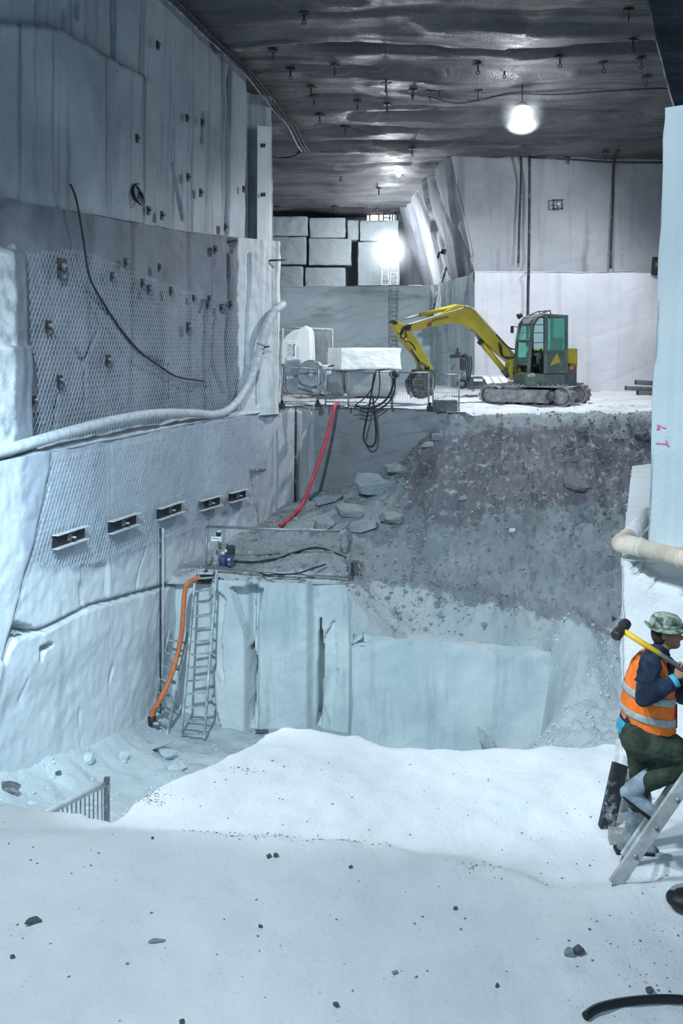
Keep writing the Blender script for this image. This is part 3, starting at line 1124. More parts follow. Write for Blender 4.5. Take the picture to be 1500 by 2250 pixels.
# ------------------------------------------------------------------ the pit: back wall, block and floor
def d_pit(P, px, py):
    d = 0.05 * fbm(P * np.array([1, 1, .4]), 0.9, 4, 121) + 0.012 * fbm(P, 6, 3, 122)
    # slab edges, left to right
    d += 0.32 * sstep(462, 478, px + (py - 1400) * -0.04) * (1 - sstep(540, 552, px)) * (0.7 + .3 * sstep(1300, 1420, py))
    d -= 0.45 * in_poly(px, py, [(508, 1285), (580, 1290), (560, 1400), (557, 1424), (548, 1400)])
    d -= 1.1 * in_poly(px, py, [(551, 1418), (558, 1424), (567, 1448), (561, 1500), (560, 1590), (550, 1590), (552, 1500)])
    d += 0.25 * sstep(566, 572, px) * (1 - sstep(672, 692, px))
    d -= 1.0 * in_poly(px, py, [(703, 1350), (711, 1420), (711, 1540), (706, 1600), (694, 1600), (698, 1440)])
    d -= 0.12 * in_poly(px, py, [(711, 1400), (735, 1360), (742, 1480), (730, 1600), (711, 1560)])
    d -= 0.18 * in_poly(px, py, [(470, 1500), (494, 1600), (488, 1610), (466, 1560)])
    d -= 0.20 * in_poly(px, py, [(478, 1290), (500, 1310), (492, 1400), (498, 1500), (470, 1450)])
    return d


wall('wall_pit', [(-4.6, 23.0), (-3.2, 22.8), (-2.0, 22.7), (0.3, 22.65)], -9.6, [-5.26, -5.27, -5.30, -5.42], 0.032, 0.045, d_pit, M['pit'])


def d_block(P, px, py):
    d = 0.03 * fbm(P, 0.8, 4, 125) + 0.008 * fbm(P, 6, 3, 126)
    for c in ([(1028, 1440), (1022, 1640)], [(866, 1470), (866, 1560)], [(990, 1560), (1000, 1640)], [(1053, 1475), (1030, 1530)]):
        d += cliff(px, py, c, 1.8, -0.012)
    d -= 0.25 * sstep(-0.14, 0.0, P[:, 2] - np.interp(P[:, 0], [.2, 4.5], [-6.28, -6.6]) + 0.10 * fbm(P, 2.2, 3, 128))
    return d


wall('wall_pit_block', [(0.17, 22.7), (0.22, 21.5), (4.7, 21.35)], -9.6, [-6.1, -6.28, -6.62], 0.06, 0.07, d_block, M['pit'])

ground('floor_block_top', 0.30, 4.5, 21.66, 24.4, 0.12, lambda x, y: -6.43 - 0.075 * (x - .2) + 0.04 * fbm(np.stack([x, y, y * 0], 1), 1.5, 4, 127), M['pitfloor'])
pf_pts = []
for (x, y, Y) in ((0, 1738, 16.2), (120, 1695, 18.0), (250, 1652, 20.0), (345, 1592, 22.0), (420, 1625, 21.5), (520, 1615, 22.2), (640, 1605, 22.3), (760, 1630, 21.8),
                  (900, 1665, 21.0), (1100, 1665, 21.0), (300, 1775, 17.2), (100, 1800, 15.2), (420, 1700, 19.4), (500, 1670, 20.2), (1250, 1680, 18.5), (700, 1760, 17), (0, 1850, 13.6), (600, 1900, 14), (1200, 1800, 15)):
    p = W(x, y, Y)
    pf_pts.append((p.x, p.y, p.z))
f_pit = tps(pf_pts, 0.01)


def h_pit(x, y):
    P = np.stack([x, y, y * 0], 1)
    z = f_pit(x, y) + 0.06 * fbm(P, 1.0, 4, 131) + 0.03 * fbm(P, 4.0, 3, 133)
    wl = np.interp(y, [9, 20, 25], [L_at(9), L_at(20), L_at(25)])
    return z + 0.35 * np.exp(-np.maximum(0, x - wl) * 2.5) + 0.0 * z


ground('floor_pit', -7.2, 7.0, 12.6, 23.1, 0.10, h_pit, M['pitfloor'])

# ------------------------------------------------------------------ near ground: dust-covered bank with a rounded edge above the pit
ZG = -3.85
edge_px = [(-160, 1735), (0, 1770), (110, 1790), (200, 1806), (245, 1812), (290, 1772), (350, 1740), (450, 1695), (545, 1650), (580, 1618), (620, 1601), (680, 1604), (750, 1618),
           (860, 1648), (950, 1656), (1050, 1651), (1180, 1647), (1350, 1640), (1600, 1640)]
_e = [WZ(x, y, ZG) for x, y in edge_px]
EX, EY = [p.x for p in _e], [p.y for p in _e]
lip_px = [(-200, 1836), (0, 1838), (330, 1842), (600, 1858), (850, 1876), (1000, 1892), (1130, 1922), (1210, 1953), (1330, 1960), (1500, 1948), (1700, 1945)]
_l = [WZ(x, y, -3.76) for x, y in lip_px]
LX, LY = [p.x for p in _l], [p.y for p in _l]


def h_near(x, y):
    P = np.stack([x, y, y * 0], 1)
    e = np.interp(x, EX, EY) + 0.05 * vnoise(P * np.array([1, 0, 0]), 5.0, 141)
    l = np.interp(x, LX, LY)
    d = y - l
    z = np.where(d < 0, -3.76 + 0.105 * np.maximum(d, -2.5) , -3.76 - 0.09 * sstep(0, 0.35, d))
    over = y - e
    z = z - np.where(over > 0, 1.15 * sstep(0, 0.9, over) * 1.0 + 0.35 * np.maximum(0, over - .45) + 0.12 * np.maximum(0, over - 2.2) ** 1.5, 0)
    z = z + 0.022 * fbm(P, 1.3, 4, 143) + 0.010 * fbm(P, 6.0, 3, 145)
    # soft hump beside the pit edge
    z = z + 0.05 * np.exp(-((x - 0.2) ** 2 / 3 + (y - 8.6) ** 2 / 0.5)) * (over < 0.6)
    return z


ground('floor_near', -6.6, 7.5, 1.5, 14.2, 0.05, h_near, M['floor'])


def h_near1(x, y):
    return float(h_near(np.array([x]), np.array([y]))[0])


def h_ramp1(x, y):
    return float(h_ramp(np.array([x]), np.array([y]))[0])


def h_pit1(x, y):
    return float(h_pit(np.array([x]), np.array([y]))[0])


def h_bench1(x, y):
    return float(h_bench(np.array([x]), np.array([y]))[0])


# right-hand ledge block that carries the pillar and the pipe
def d_rledge(P, px, py):
    d = 0.03 * fbm(P, 1.2, 4, 151) + 0.012 * fbm(P, 6, 3, 153)
    shade_hollow = [(1384, 1225), (1395, 1262), (1412, 1275), (1440, 1296), (1470, 1295), (1560, 1318), (1700, 1330), (1700, 1215)]  # hollow shaped to stand for the shadow below the pipe
    d -= 0.34 * in_poly(px, py, shade_hollow)
    d += cliff(px, py, [(1366, 1286), (1405, 1285)], 2.5, 0.02)
    return d


RL = [(4.6, 13.0), (2.63, 9.36), (3.05, 8.95), (5.5, 7.0)]
RLw = [(3.6, 17.0), (2.64, 9.38), (3.3, 9.0), (6.5, 7.9)]
wall('wall_right_ledge', [(4.9, 16.8), (2.635, 9.40), (3.35, 9.02), (6.5, 7.7)], -5.0, -2.02, 0.035, 0.04, d_rledge, M['white'])
ledge('floor_right_ledge', [(4.9, 16.8), (2.635, 9.40), (3.35, 9.02), (6.5, 7.7)], [(9, 20), (6, 13), (6.5, 12), (8, 11)], -2.02, 0.03, M['white'], 155)


def d_pillar(P, px, py):
    d = 0.015 * fbm(P, 1.4, 4, 161) + 0.006 * fbm(P * np.array([1, 1, .3]), 7, 3, 163)
    d -= 0.03 * (1 - sstep(0.02, 0.05, np.abs(P[:, 0] - (3.42 - (2.3 - P[:, 2]) * 0.043))))
    return d


# pillar slab: leans a little, squared head
wall('pillar_right', [(3.9, 12.2), (3.06, 10.0), (3.42, 9.72), (5.2, 9.3)], -2.03, 2.36, 0.04, 0.06, d_pillar, M['pillar'], top=[(4.1, 12.2), (3.245, 10.0), (3.6, 9.72), (5.4, 9.3)])
MB().prism([(3.245, 10.0, 2.36), (3.6, 9.72, 2.36), (5.4, 9.3, 2.36), (5.6, 12.2, 2.36), (4.1, 12.2, 2.36)], (0, 0, -.05), (0, 0, .03)).build('pillar_right_head', M['pillar'])['kind'] = 'structure'
# ground around the working ledge behind the near bank and rock behind the camera's right


# ------------------------------------------------------------------ lamps that hang in the cave
def hang_lamp(label, P, r, power, col, strength, cord=0.5):
    t = thing('flood_lamp', label, 'lamp', P)
    P = Vector(P)
    MB().sphere(P, r, 20, 14, (1, 1, 0.85)).build('bulb', emitter('lamp_glow', col, strength), t, True)
    MB().cyl(P + Vector((0, 0, r * .7)), P + Vector((0, 0, r * .7 + .14)), r * 1.15, 18, r * .5).build('reflector', M['galv'], t, True)
    if cord > 0:
        MB().cyl(P + Vector((0, 0, r * .7 + .12)), P + Vector((0, 0, r * .7 + .12 + cord)), 0.018, 6).build('cord', M['cable'], t, True)
    l = light('lamp_light', 'SPOT', P, power, col, r * 1.1, spot=math.radians(165), blend=.35)
    l.location = P + Vector((0, 0, -r - .06))
    light('lamp_upward_spill', 'POINT', P + Vector((0, 0, -r - .1)), power * .06, col, r)
    return t


LAMP1 = W(1147, 245, 30.0)
hang_lamp('bright white work lamp hanging under the rock roof', LAMP1, 0.20, 2600, WHITE, 60, 0.75)
LAMP3 = W(875, 384, 41.0)
hang_lamp('small bright lamp on the roof far back in the passage', LAMP3, 0.10, 60, WHITE, 60, 0.1)
LAMP2 = W(857, 556, 46.6)
t = thing('tripod_lamp', 'bright floodlight on a thin tripod atop the far bench', 'lamp', W(857, 632, 46.6))
MB().sphere(LAMP2, 0.30, 20, 14).build('bulb', emitter('tripod_lamp_glow', WHITE, 70), t, True)
mb = MB()
for dx, dy in ((-.28, .1), (.28, .1), (0, -.3)):
    mb.cyl(LAMP2 + Vector((0, 0, -1.15)), LAMP2 + Vector((dx, dy, -1.74)), 0.025, 6)
mb.cyl(LAMP2 + Vector((0, 0, -.3)), LAMP2 + Vector((0, 0, -1.2)), 0.03, 6)
mb.build('tripod', M['galv'], t)
l = light('tripod_lamp_light', 'POINT', LAMP2 + Vector((0, -.6, .5)), 330, WHITE, 0.3)


# ------------------------------------------------------------------ far block wall
bw = []


def stone_block(label, x0, x1, y0, y1, Y, depth, mat, seed, group=None, rough=0.05, name='marble_block', bevel=0.05, cat='stone block'):
    a, b = W(x0, y1, Y), W(x1, y0, Y)
    c = Vector(((a.x + b.x) / 2, Y + depth / 2, a.z))
    return rough_box(name, label, cat, c, (b.x - a.x, depth, b.z - a.z), mat, seed, group, rough)


def broken_stone(name, label, cat, base, size, mat, seed, group, rot, tilt):
    """an angular piece of broken rock: the hull of points thrown on a squarish shell, with a fine grain"""
    rr = random.Random(seed * 7 + 1)
    bm = bmesh.new()
    for _ in range(26):
        d = Vector((rr.gauss(0, 1), rr.gauss(0, 1), rr.gauss(0, 1))).normalized()
        m = max(abs(d.x), abs(d.y), abs(d.z))
        d = d / (m * .75 + .25) * rr.uniform(.78, 1.0)
        bm.verts.new((d.x * size[0] / 2, d.y * size[1] / 2, d.z * size[2] / 2))
    r = bmesh.ops.convex_hull(bm, input=bm.verts[:])
    bmesh.ops.delete(bm, geom=[g for g in r['geom_interior'] if isinstance(g, bmesh.types.BMVert)], context='VERTS')
    bmesh.ops.subdivide_edges(bm, edges=bm.edges[:], cuts=3, use_grid_fill=True)
    k = min(size)
    for v in bm.verts:
        v.co += v.co.normalized() * k * .05 * mnoise.fractal(v.co * (3.0 / max(.1, k)) + Vector((seed, 0, 0)), .8, 2.1, 3)
    zmin = min(v.co.z for v in bm.verts)
    me = bpy.data.meshes.new(name)
    bm.to_mesh(me)
    bm.free()
    me.transform(Matrix.Translation((0, 0, -zmin)))
    me.materials.append(mat)
    o = bpy.data.objects.new(name, me)
    COL.objects.link(o)
    o.location = base
    o.rotation_euler = (tilt[0], tilt[1], rot) if tilt else (0, 0, rot)
    return tag(o, label, cat, group)


def rough_box(name, label, cat, base, size, mat, seed, group=None, rough=0.05, rot=0.0, res=0.16, tilt=None, smooth=False):
    """a quarried block: a box with broken edges and uneven faces, standing on base (centre of its underside)"""
    if cat in ('boulder', 'stone'):
        return broken_stone(name, label, cat, base, size, mat, seed, group, rot, tilt)
    bm = bmesh.new()
    bmesh.ops.create_cube(bm, size=1)
    for v in bm.verts:
        v.co.x *= size[0]
        v.co.y *= size[1]
        v.co.z *= size[2]
    n = max(2, min(14, int(max(size) / res)))
    bmesh.ops.subdivide_edges(bm, edges=bm.edges[:], cuts=n, use_grid_fill=True)
    off = Vector((seed * 3.17, seed * 1.7, seed * 0.9))
    for v in bm.verts:
        p = v.co
        e = [abs(p.x) / (size[0] / 2), abs(p.y) / (size[1] / 2), abs(p.z) / (size[2] / 2)]
        e.sort()
        edge = max(0, (e[1] - 0.72) / 0.28)
        d = rough * (mnoise.fractal((p + off) * (0.5 / max(.12, rough * 5)), 0.8, 2.1, 4))
        nrm = p.normalized()
        v.co = p + nrm * d - nrm * rough * 1.6 * edge * edge * (0.6 + 0.6 * mnoise.noise((p + off) * 2.3))
    zmin = min(v.co.z for v in bm.verts)
    me = bpy.data.meshes.new(name)
    bm.to_mesh(me)
    bm.free()
    me.transform(Matrix.Translation((0, 0, -zmin)))
    if smooth:
        me.polygons.foreach_set('use_smooth', [True] * len(me.polygons))
    me.materials.append(mat)
    o = bpy.data.objects.new(name, me)
    COL.objects.link(o)
    o.location = base
    o.rotation_euler = (tilt[0], tilt[1], rot) if tilt else (0, 0, rot)
    ROOTM[o.name] = Matrix.Translation(Vector(base))
    return tag(o, label, cat, group)


GB = 'marble blocks stacked on the far bench'
M['farblock'] = rock('dusty_block_marble', (0.42, 0.47, 0.49), (0.30, 0.35, 0.37), stain=(0.2, 0.23, 0.25), stain_amt=.4, vein=.2)
far_blocks = [
    ('broad marble block at the left end of the top row on the far bench', 586, 676, 476, 519),
    ('top row marble block just right of the first dark joint', 680, 759, 479, 523),
    ('narrow marble block with a clipped corner in the top row', 763, 788, 485, 528),
    ('pale wide top row marble block above the floodlight', 790, 876, 485, 530),
    ('shaded middle row block with slanting cuts at the left end', 588, 673, 521, 582),
    ('big squarish middle row block with rounded right corners', 678, 772, 525, 584),
    ('lower row block at the left end beside the near wall', 608, 666, 585, 642),
    ('lower row block with two slanting cracks', 670, 759, 588, 642),
    ('large pale block directly behind the floodlight', 786, 878, 532, 642)]
for i, (lb, x0, x1, y0, y1) in enumerate(far_blocks):
    stone_block(lb, x0, x1, y0, y1, 49.6 + 0.1 * (i % 3), 1.5, M['farblock'], i + 1, GB, 0.035)
# white lit frames in the gap above the blocks
t = thing('lit_shelter', 'small brightly lit white framework glimpsed above the far blocks', 'shelter', W(845, 487, 51.5))
mb = MB()
for x in (812, 832, 842, 856, 862, 868, 878):
    mb.bar(W(x, 487, 51.2), W(x, 470, 51.2), .07, .07)
mb.bar(W(811, 470, 51.2), W(879, 471, 51.2), .10, .08)
mb.bar(W(842, 478, 51.2), W(860, 479, 51.2), .06, .05)
mb.build('frame', M['white'], t)
MB().box(W(838, 478, 51.35), (1.5, .05, .36)).build('lit_panel', emitter('shelter_light', WHITE, 1.6), t)
MB().box(W(846, 487.5, 51.3), (1.9, .4, .05)).build('base', M['galv'], t)


# ------------------------------------------------------------------ ladders
def ladder(name, label, A0, A1, B0, B1, n, mat, w=0.07, d=0.035, r=0.017, first=0.05, last=0.95, rung_mat=None, depth_dir=None, flat=False):
    """stringers A0-A1 and B0-B1 given bottom to top"""
    A0, A1, B0, B1 = map(Vector, (A0, A1, B0, B1))
    t = thing(name, label, 'ladder', (A0 + B0) / 2)
    across = (B0 - A0).normalized()
    for a, b in ((A0, A1), (B0, B1)):
        MB().bar(a, b, d, w, up=across.cross((b - a).normalized())).build('stringer', mat, t, False, 0.006, 1)
    for i in range(n):
        f = first + (last - first) * i / (n - 1)
        p, q = A0.lerp(A1, f), B0.lerp(B1, f)
        if flat:
            MB().bar(p, q, 0.06, 0.028).build('rung', rung_mat or mat, t, False, 0.004, 1)
        else:
            MB().cyl(p, q, r, 8).build('rung', rung_mat or mat, t, True)
    return t


M['ladder'] = plain('dusty_aluminium_ladder', (0.26, 0.29, 0.30), 0.6, 0.2, dust=0.5, dust_col=(0.6, 0.66, 0.68))
ladder('tall_ladder', 'tall dusty ladder leaning on the pit edge beside the wire fence',
       W(397, 1626, 21.3), W(430, 1256, 22.35), W(448, 1622, 21.3), W(476, 1252, 22.35), 13, M['ladder'], 0.10, 0.05, 0.016, 0.03, 0.955, flat=True)
ladder('short_ladder', 'short dusty ladder leaning in the pit corner under the orange hose',
       W(329, 1602, 21.5), W(374, 1385, 22.55), W(366, 1622, 21.3), W(413, 1391, 22.5), 7, M['ladder'], 0.09, 0.05, 0.016, 0.10, 0.90, flat=True)


# ------------------------------------------------------------------ fences
def fence(name, label, P0, P1, h0, h1, posts, rail, bottom, nv, mat, wire, group=None, nh=3, rr=0.022, pr=0.022, post_drop=0.05, thin=0.004, vis_wire=True):
    """barrier between two ground points; posts = fractions along it; bottom = height of lower rail"""
    P0, P1 = Vector(P0), Vector(P1)
    t = thing(name, label, 'fence', (P0 + P1) / 2, group)
    up = Vector((0, 0, 1))
    MB().cyl(P0 + up * h0, P1 + up * h1, rr, 10).build('top_rail', mat, t, True)
    if bottom is not None:
        MB().cyl(P0 + up * bottom, P1 + up * bottom, rr * 0.9, 10).build('bottom_rail', mat, t, True)
    for f in posts:
        p = P0.lerp(P1, f)
        o = MB().cyl(p - up * post_drop, p + up * (h0 + (h1 - h0) * f), pr, 10).build('post', mat, t, True)
    if vis_wire:
        mb = MB()
        b0 = bottom or 0.0
        for i in range(1, nv):
            f = i / nv
            p = P0.lerp(P1, f)
            mb.cyl(p + up * b0, p + up * (h0 + (h1 - h0) * f), thin, 4)
        for j in range(1, nh + 1):
            g = j / (nh + 1)
            mb.cyl(P0 + up * (b0 + (h0 - b0) * g), P1 + up * (b0 + (h1 - b0) * g), thin, 4)
        mb.build('wire_mesh', wire, t)
    return t


def GB_(x, y, Y, z):
    p = W(x, y, Y)
    return Vector((p.x, Y, z))


zb = -1.75
GU = 'wire barriers along the bench edge'


def bfence(label, x0, Y0, x1, Y1, yt0, yt1, posts, nv, yb0=883, yb1=888):
    P0, P1 = GB_(x0, 0, Y0, zb), GB_(x1, 0, Y1, zb)
    h0 = W(x0, yt0, Y0).z - zb
    h1 = W(x1, yt1, Y1).z - zb
    return fence('wire_barrier', label, P0, P1, h0, h1, posts, 0, 0.13, nv, M['galv'], M['wire'], GU, nh=4, rr=0.022, pr=0.022, thin=0.0028)


bfence('wire barrier panel at the left end of the bench, before the saw wheel', 619, 28.9, 700, 29.2, 806, 811, (0, 0.99), 16)
bfence('long wire barrier panel in front of the white marble block', 715, 28.9, 860, 28.2, 812, 818, (0, 0.35, 1), 26)
bfence('wire barrier panel beside the excavator bucket', 862, 28.1, 944, 27.6, 818, 819, (0, 0.97), 15)
bfence('wire barrier panel standing over the dark ballast block', 951, 27.4, 1008, 27.1, 821, 824, (0, 1), 11)
for lb, x, Y in (('black barrier foot under the first fence panel', 619, 28.85), ('black barrier foot at the end of the first fence panel', 698, 29.1), ('black barrier foot beside the dark ballast block', 944, 27.5)):
    p = GB_(x, 0, Y, zb - .03)
    t = thing('barrier_foot', lb, 'fence foot', p, 'black barrier feet')
    MB().box(p + Vector((0, 0, .06)), (.16, .26, .12)).build('foot', M['black'], t, False, .015)
    MB().cyl(p + Vector((0, 0, .12)), p + Vector((0, 0, .22)), .04, 10).build('socket', M['black'], t, True)
rough_box('ballast_block', 'dark square ballast block at the foot of the right-hand wire barrier', 'block', GB_(979, 0, 27.3, zb - .06), (.62, .35, .32), M['charcoal'], 31, None, .012, res=.08)

# pit-side fence with the coil of rope
P0 = W(453, 1250, 22.75)
P1 = W(767, 1272, 22.6)
zf = min(P0.z, P1.z)
t = fence('wire_barrier', 'lone wire barrier with a white sign on the pit rim above the ladders', P0, P1, W(450, 1157, 22.75).z - P0.z, W(768, 1168, 22.6).z - P1.z, (0, 1.0), 0, 0.03, 8, M['galv'], M['wire'], None, nh=2, rr=0.03, pr=0.026, thin=0.003)
MB().box(W(475, 1184, 22.6), (.23, .012, .10)).build('sign', plain('white_sign', (.8, .82, .84), .5, var=.03), t)
mb = MB()
for i, wd in enumerate((.022, .016, .014, .016, .012, .014, .016, .014, .012, .018)):
    mb.box(W(467.5 + i * 1.75, 1183.2 + (i > 5) * 1.6, 22.592), (wd * .8, .004, .018 + .006 * (i % 2) - .004 * (i > 5)))
mb.build('sign_print', M['cable'], t.children[-1])
# coil on its right post
t = thing('rope_coil', 'coil of dark rope hung over the corner of the pit-rim barrier', 'rope coil', W(757, 1165, 22.5))
mb = MB()
c = W(757, 1191, 22.5)
for k in range(8):
    a = 0.075 + 0.014 * k + random.uniform(-.01, .01)
    pts = [c + Vector((a * math.cos(u) + random.uniform(-.006, .006), -.035 + .012 * k + random.uniform(-.012, .012), .27 * math.sin(u) * (0.86 + .02 * k))) for u in [2 * PI * i / 28 for i in range(29)]]
    mb.tube(pts, 0.010, 6, False)
mb.build('rope', M['steel'], t, True)
mb = MB()
for k in range(3):
    a = .03 + .006 * k
    mb.torus(c + Vector((0, 0, .26 - .0 * k)), .05, .011, (1, .2 * k, .2), 18, 6)
mb.build('binding', M['steel'], t, True)

# fence going down into the pit behind the near bank
Pa, Pb = W(233, 1800, 9.8), None
top_a, top_b = W(233, 1722, 9.8), W(20, 1826, 8.72)
d = (top_b - top_a)
base_a = top_a + Vector((0, 0, -1.25))
base_b = base_a + Vector((d.x, d.y, d.z))
fence('wire_barrier', 'white-dusted wire barrier dropping behind the near bank', base_a, base_b, 1.25, 1.25, (1.0,), 0, 0.1, 21, M['pipe'], M['galv'], None, nh=0, rr=0.03, pr=0.024, thin=0.007)
ft = [o for o in bpy.data.objects if o.get('label', '').startswith('white-dusted wire')][0]
MB().box((base_a + top_a) / 2 + Vector((0.01, -0.01, .03)), (.05, .05, 1.32)).build('end_post', M['steel'], ft)


# ------------------------------------------------------------------ steel on the left face
def frame_R(n, d):
    """columns: along the wall, out of the wall, up"""
    return Matrix((d, n, Vector((0, 0, 1)))).transposed()


GI = 'bolted steel channels on the netted lower wall'
chs = [('nearest bolted steel channel on the netted lower wall', 151, 1180, 70, -0.17), ('second bolted steel channel from the front on the lower wall', 269, 1149, 61, -0.15),
       ('middle one of the five bolted steel channels, with a dark knot above it', 372, 1121, 53, -0.14), ('fourth bolted steel channel, nearer the wire barrier', 460, 1105, 45, -0.12),
       ('smallest and farthest bolted steel channel by the rock corner', 521, 1089, 37, -0.12)]
for i, (lb, x, y, wpx, sl) in enumerate(chs):
    p, n, dd = on_poly(x, y, LOWER, 0.10)
    ln = wpx / F * p.y / max(0.2, abs(dd.x - dd.y * p.x / p.y))
    dv = Vector((dd.x, dd.y, -0.02)).normalized()
    upv = Vector((0, 0, 1))
    R = Matrix((dv, n, n.cross(dv) * -1)).transposed()
    if R.determinant() < 0:
        R = Matrix((dv, n, n.cross(dv))).transposed()
    t = thing('steel_channel', lb, 'steel channel', p, GI)
    MB().box(p, (ln, .02, .24), R).build('web', M['darksteel'], t, False, .004, 1)
    for s in (-1, 1):
        MB().box(p + R @ Vector((0, .055, s * .12)), (ln, .13, .018), R).build('flange', M['pipe'], t, False, .003, 1)
    MB().box(p + R @ Vector((0, .02, 0)), (.12, .02, .12), R).build('washer_plate', M['galv'], t)
    MB().cyl(p + R @ Vector((0, .02, 0)), p + R @ Vector((0, .15, 0)), .022, 8).build('bolt', M['galv'], t, True)

# anchor plates through the middle and the upper wall
GA = 'small anchor plates on the left rock face'


def anchor_proto():
    t = thing('anchor_plate', 'small dark anchor plate with a bolt end on the netted rock face', 'anchor plate', (0, 0, 0), GA)
    MB().box((0, .02, 0), (.20, .03, .24)).build('plate', M['darksteel'], t, False, .006, 1)
    MB().cyl((0, .03, .02), (0, .11, .025), .022, 8).build('bolt', M['steel'], t, True)
    MB().cyl((0, .035, .02), (0, .07, .02), .045, 6).build('nut', M['steel'], t)
    return t


first = anchor_proto()
anch = [(27, 598, MID, 1.3, 'largest dark anchor plate at the left picture edge above the netting'), (134, 590, MID, 1.6, 'tall anchor plate with a hanging strap high on the netted wall'),
        (275, 578, MID, .9, None), (349, 588, MID, .8, None), (245, 608, MID, .8, None), (312, 623, MID, .9, None), (326, 636, MID, .9, None), (374, 640, MID, .9, None), (424, 655, MID, .7, None),
        (458, 656, MID, .7, None), (455, 671, MID, .7, None), (485, 676, MID, .8, None), (505, 669, MID, .9, None), (412, 720, MID, 1.1, None), (104, 718, MID, 1.0, None), (65, 789, MID, .9, None),
        (235, 792, MID, 1.0, None), (129, 837, MID, .9, None), (71, 881, MID, .8, None), (472, 549, MID, .9, None),
        (108, 234, UPPER, 1.0, 'lone square anchor plate on the pale stretch of the upper wall'), (181, 140, UPPER, .9, None), (248, 160, UPPER, 1.1, None), (345, 100, UPPER, .8, None), (212, 275, UPPER, .9, None),
        (300, 305, UPPER, .8, None), (410, 260, UPPER, .8, None), (443, 270, UPPER, .8, None), (412, 390, UPPER, .9, None), (440, 424, UPPER, .9, None), (198, 428, UPPER, 1.1, None), (250, 444, UPPER, .9, None), (325, 463, UPPER, .9, None), (355, 474, UPPER, .9, None),
        (494, 500, UPPER, .9, None), (534, 416, UPPER, .8, None)]
used_first = False
for (x, y, poly, s, lb) in anch:
    p, n, dd = on_poly(x, y, poly, 0.11 if poly is MID else 0.12)
    o = first if not used_first else dup(first)
    used_first = True
    o.location = p
    o.rotation_euler = (0, 0, math.atan2(-n.x, n.y))
    o.scale = (s, 1, s)
    up = poly is UPPER
    o['label'] = lb or ('small dark anchor plate bolted to the stained upper wall' if up else 'small dark anchor plate bolted through the netting on the middle wall')
    o['group'] = 'anchor plates on the upper wall' if up else GA
for i, (x, y, lb) in enumerate(((578, 320, 'upper anchor bolt on the pale slab end by the roof'), (578, 428, 'lower anchor bolt on the pale slab end by the roof'))):
    o = dup(first, lb, 'anchor bolts on the pale slab end')
    o.location = W(x, y, 31.03)
    o.rotation_euler = (0, 0, PI)
    o.scale = (.7, 1, .5)
# coil hung at the foot of the upper wall
p, n, dd = on_poly(297, 424, UPPER, 0.15)
t = thing('cable_coil', 'dark round coil of cable hung low on the upper wall', 'cable coil', p)
mb = MB()
for k in range(4):
    mb.torus(p + n * .03 * k + Vector((0, 0, -.02 * k)), .17 + .02 * k, .015, n + Vector((0, 0, .1 * k)), 26, 6)
mb.build('cable', M['darksteel'], t, True)
MB().cyl(p - n * .1 + Vector((0, 0, .2)), p + n * .12 + Vector((0, 0, .2)), .02, 8).build('peg', M['steel'], t)


# wire netting on the rock
def netting(name, label, poly, region_px, off, s0, s1, z0, z1, cell, mat, rad=0.006, wav=0.03, seed=1):
    Pp, t_, _ = poly_at(poly, 400)
    S = np.concatenate([[0], np.cumsum(np.hypot(*(Pp[1:] - Pp[:-1]).T))])
    tan = np.gradient(Pp, axis=0)
    tan /= np.linalg.norm(tan, axis=1)[:, None]

    def at(s, z):
        x, y = np.interp(s, S, Pp[:, 0]), np.interp(s, S, Pp[:, 1])
        tx, ty = np.interp(s, S, tan[:, 0]), np.interp(s, S, tan[:, 1])
        o = off + wav * (0.5 + 0.5 * mnoise.noise((s * .9, z * .9, seed)))
        return Vector((x + ty * o, y - tx * o, z))
    mb = MB()
    a = cell
    ww = a * 0.5
    # hexagonal twist pattern: zig-zag rows joined by short twists
    cols = int((s1 - s0) / ww)
    rows = int((z1 - z0) / (a * 0.5))
    nodes = {}

    def node(i, j, k):
        key = (i, j, k)
        if key not in nodes:
            s = s0 + i * ww
            z = z0 + j * a * 0.8 + (0.2 * a if k else -0.0)
            nodes[key] = at(s, z)
        return nodes[key]
    edges = []
    rows = int((z1 - z0) / (a * 0.8))
    for j in range(rows):
        for i in range(cols):
            if (i + j) % 2 == 0:
                edges.append((node(i, j, 0), node(i, j, 1)))
                edges.append((node(i, j, 1), node(i - 1, j + 1, 0)))
                edges.append((node(i, j, 1), node(i + 1, j + 1, 0)))
    xs = np.array([[(p.x + q.x) / 2, (p.y + q.y) / 2, (p.z + q.z) / 2] for p, q in edges])
    px, py = px_of(xs)
    ok = in_poly(px, py, region_px)
    for k, (p, q) in enumerate(edges):
        if ok[k]:
            mb.tube([p, q], rad, 3, False)
    o = mb.build(name, mat, None)
    return tag(o, label, 'netting')


lenM = [0]
netting('wire_netting', 'hexagonal wire netting pinned over the middle wall above the grey pipe', MID, [(38, 560), (170, 545), (330, 610), (460, 655), (522, 660), (522, 890), (300, 950), (120, 1010), (38, 1000)],
        0.07, 8.5, 20.0, -1.95, 2.2, 0.125, M['whitewire'], 0.0034, 0.03, 2)
netting('wire_netting', 'hexagonal wire netting hung over the lower wall behind the steel channels', LOWER, [(48, 1030), (100, 1010), (300, 965), (560, 905), (572, 1040), (500, 1120), (400, 1170), (270, 1215), (180, 1245), (48, 1240)],
        0.05, 7.0, 21.0, -4.9, -1.75, 0.125, M['whitewire'], 0.0034, 0.03, 3)

# ------------------------------------------------------------------ pipes, hoses and cables
def run(name, label, cat, pts, r, mat, n=8, sm=10, group=None, tip=None):
    o = MB().tube(smooth_path(pts, sm), r, n).build(name, mat, None, True)
    return tag(o, label, cat, group)


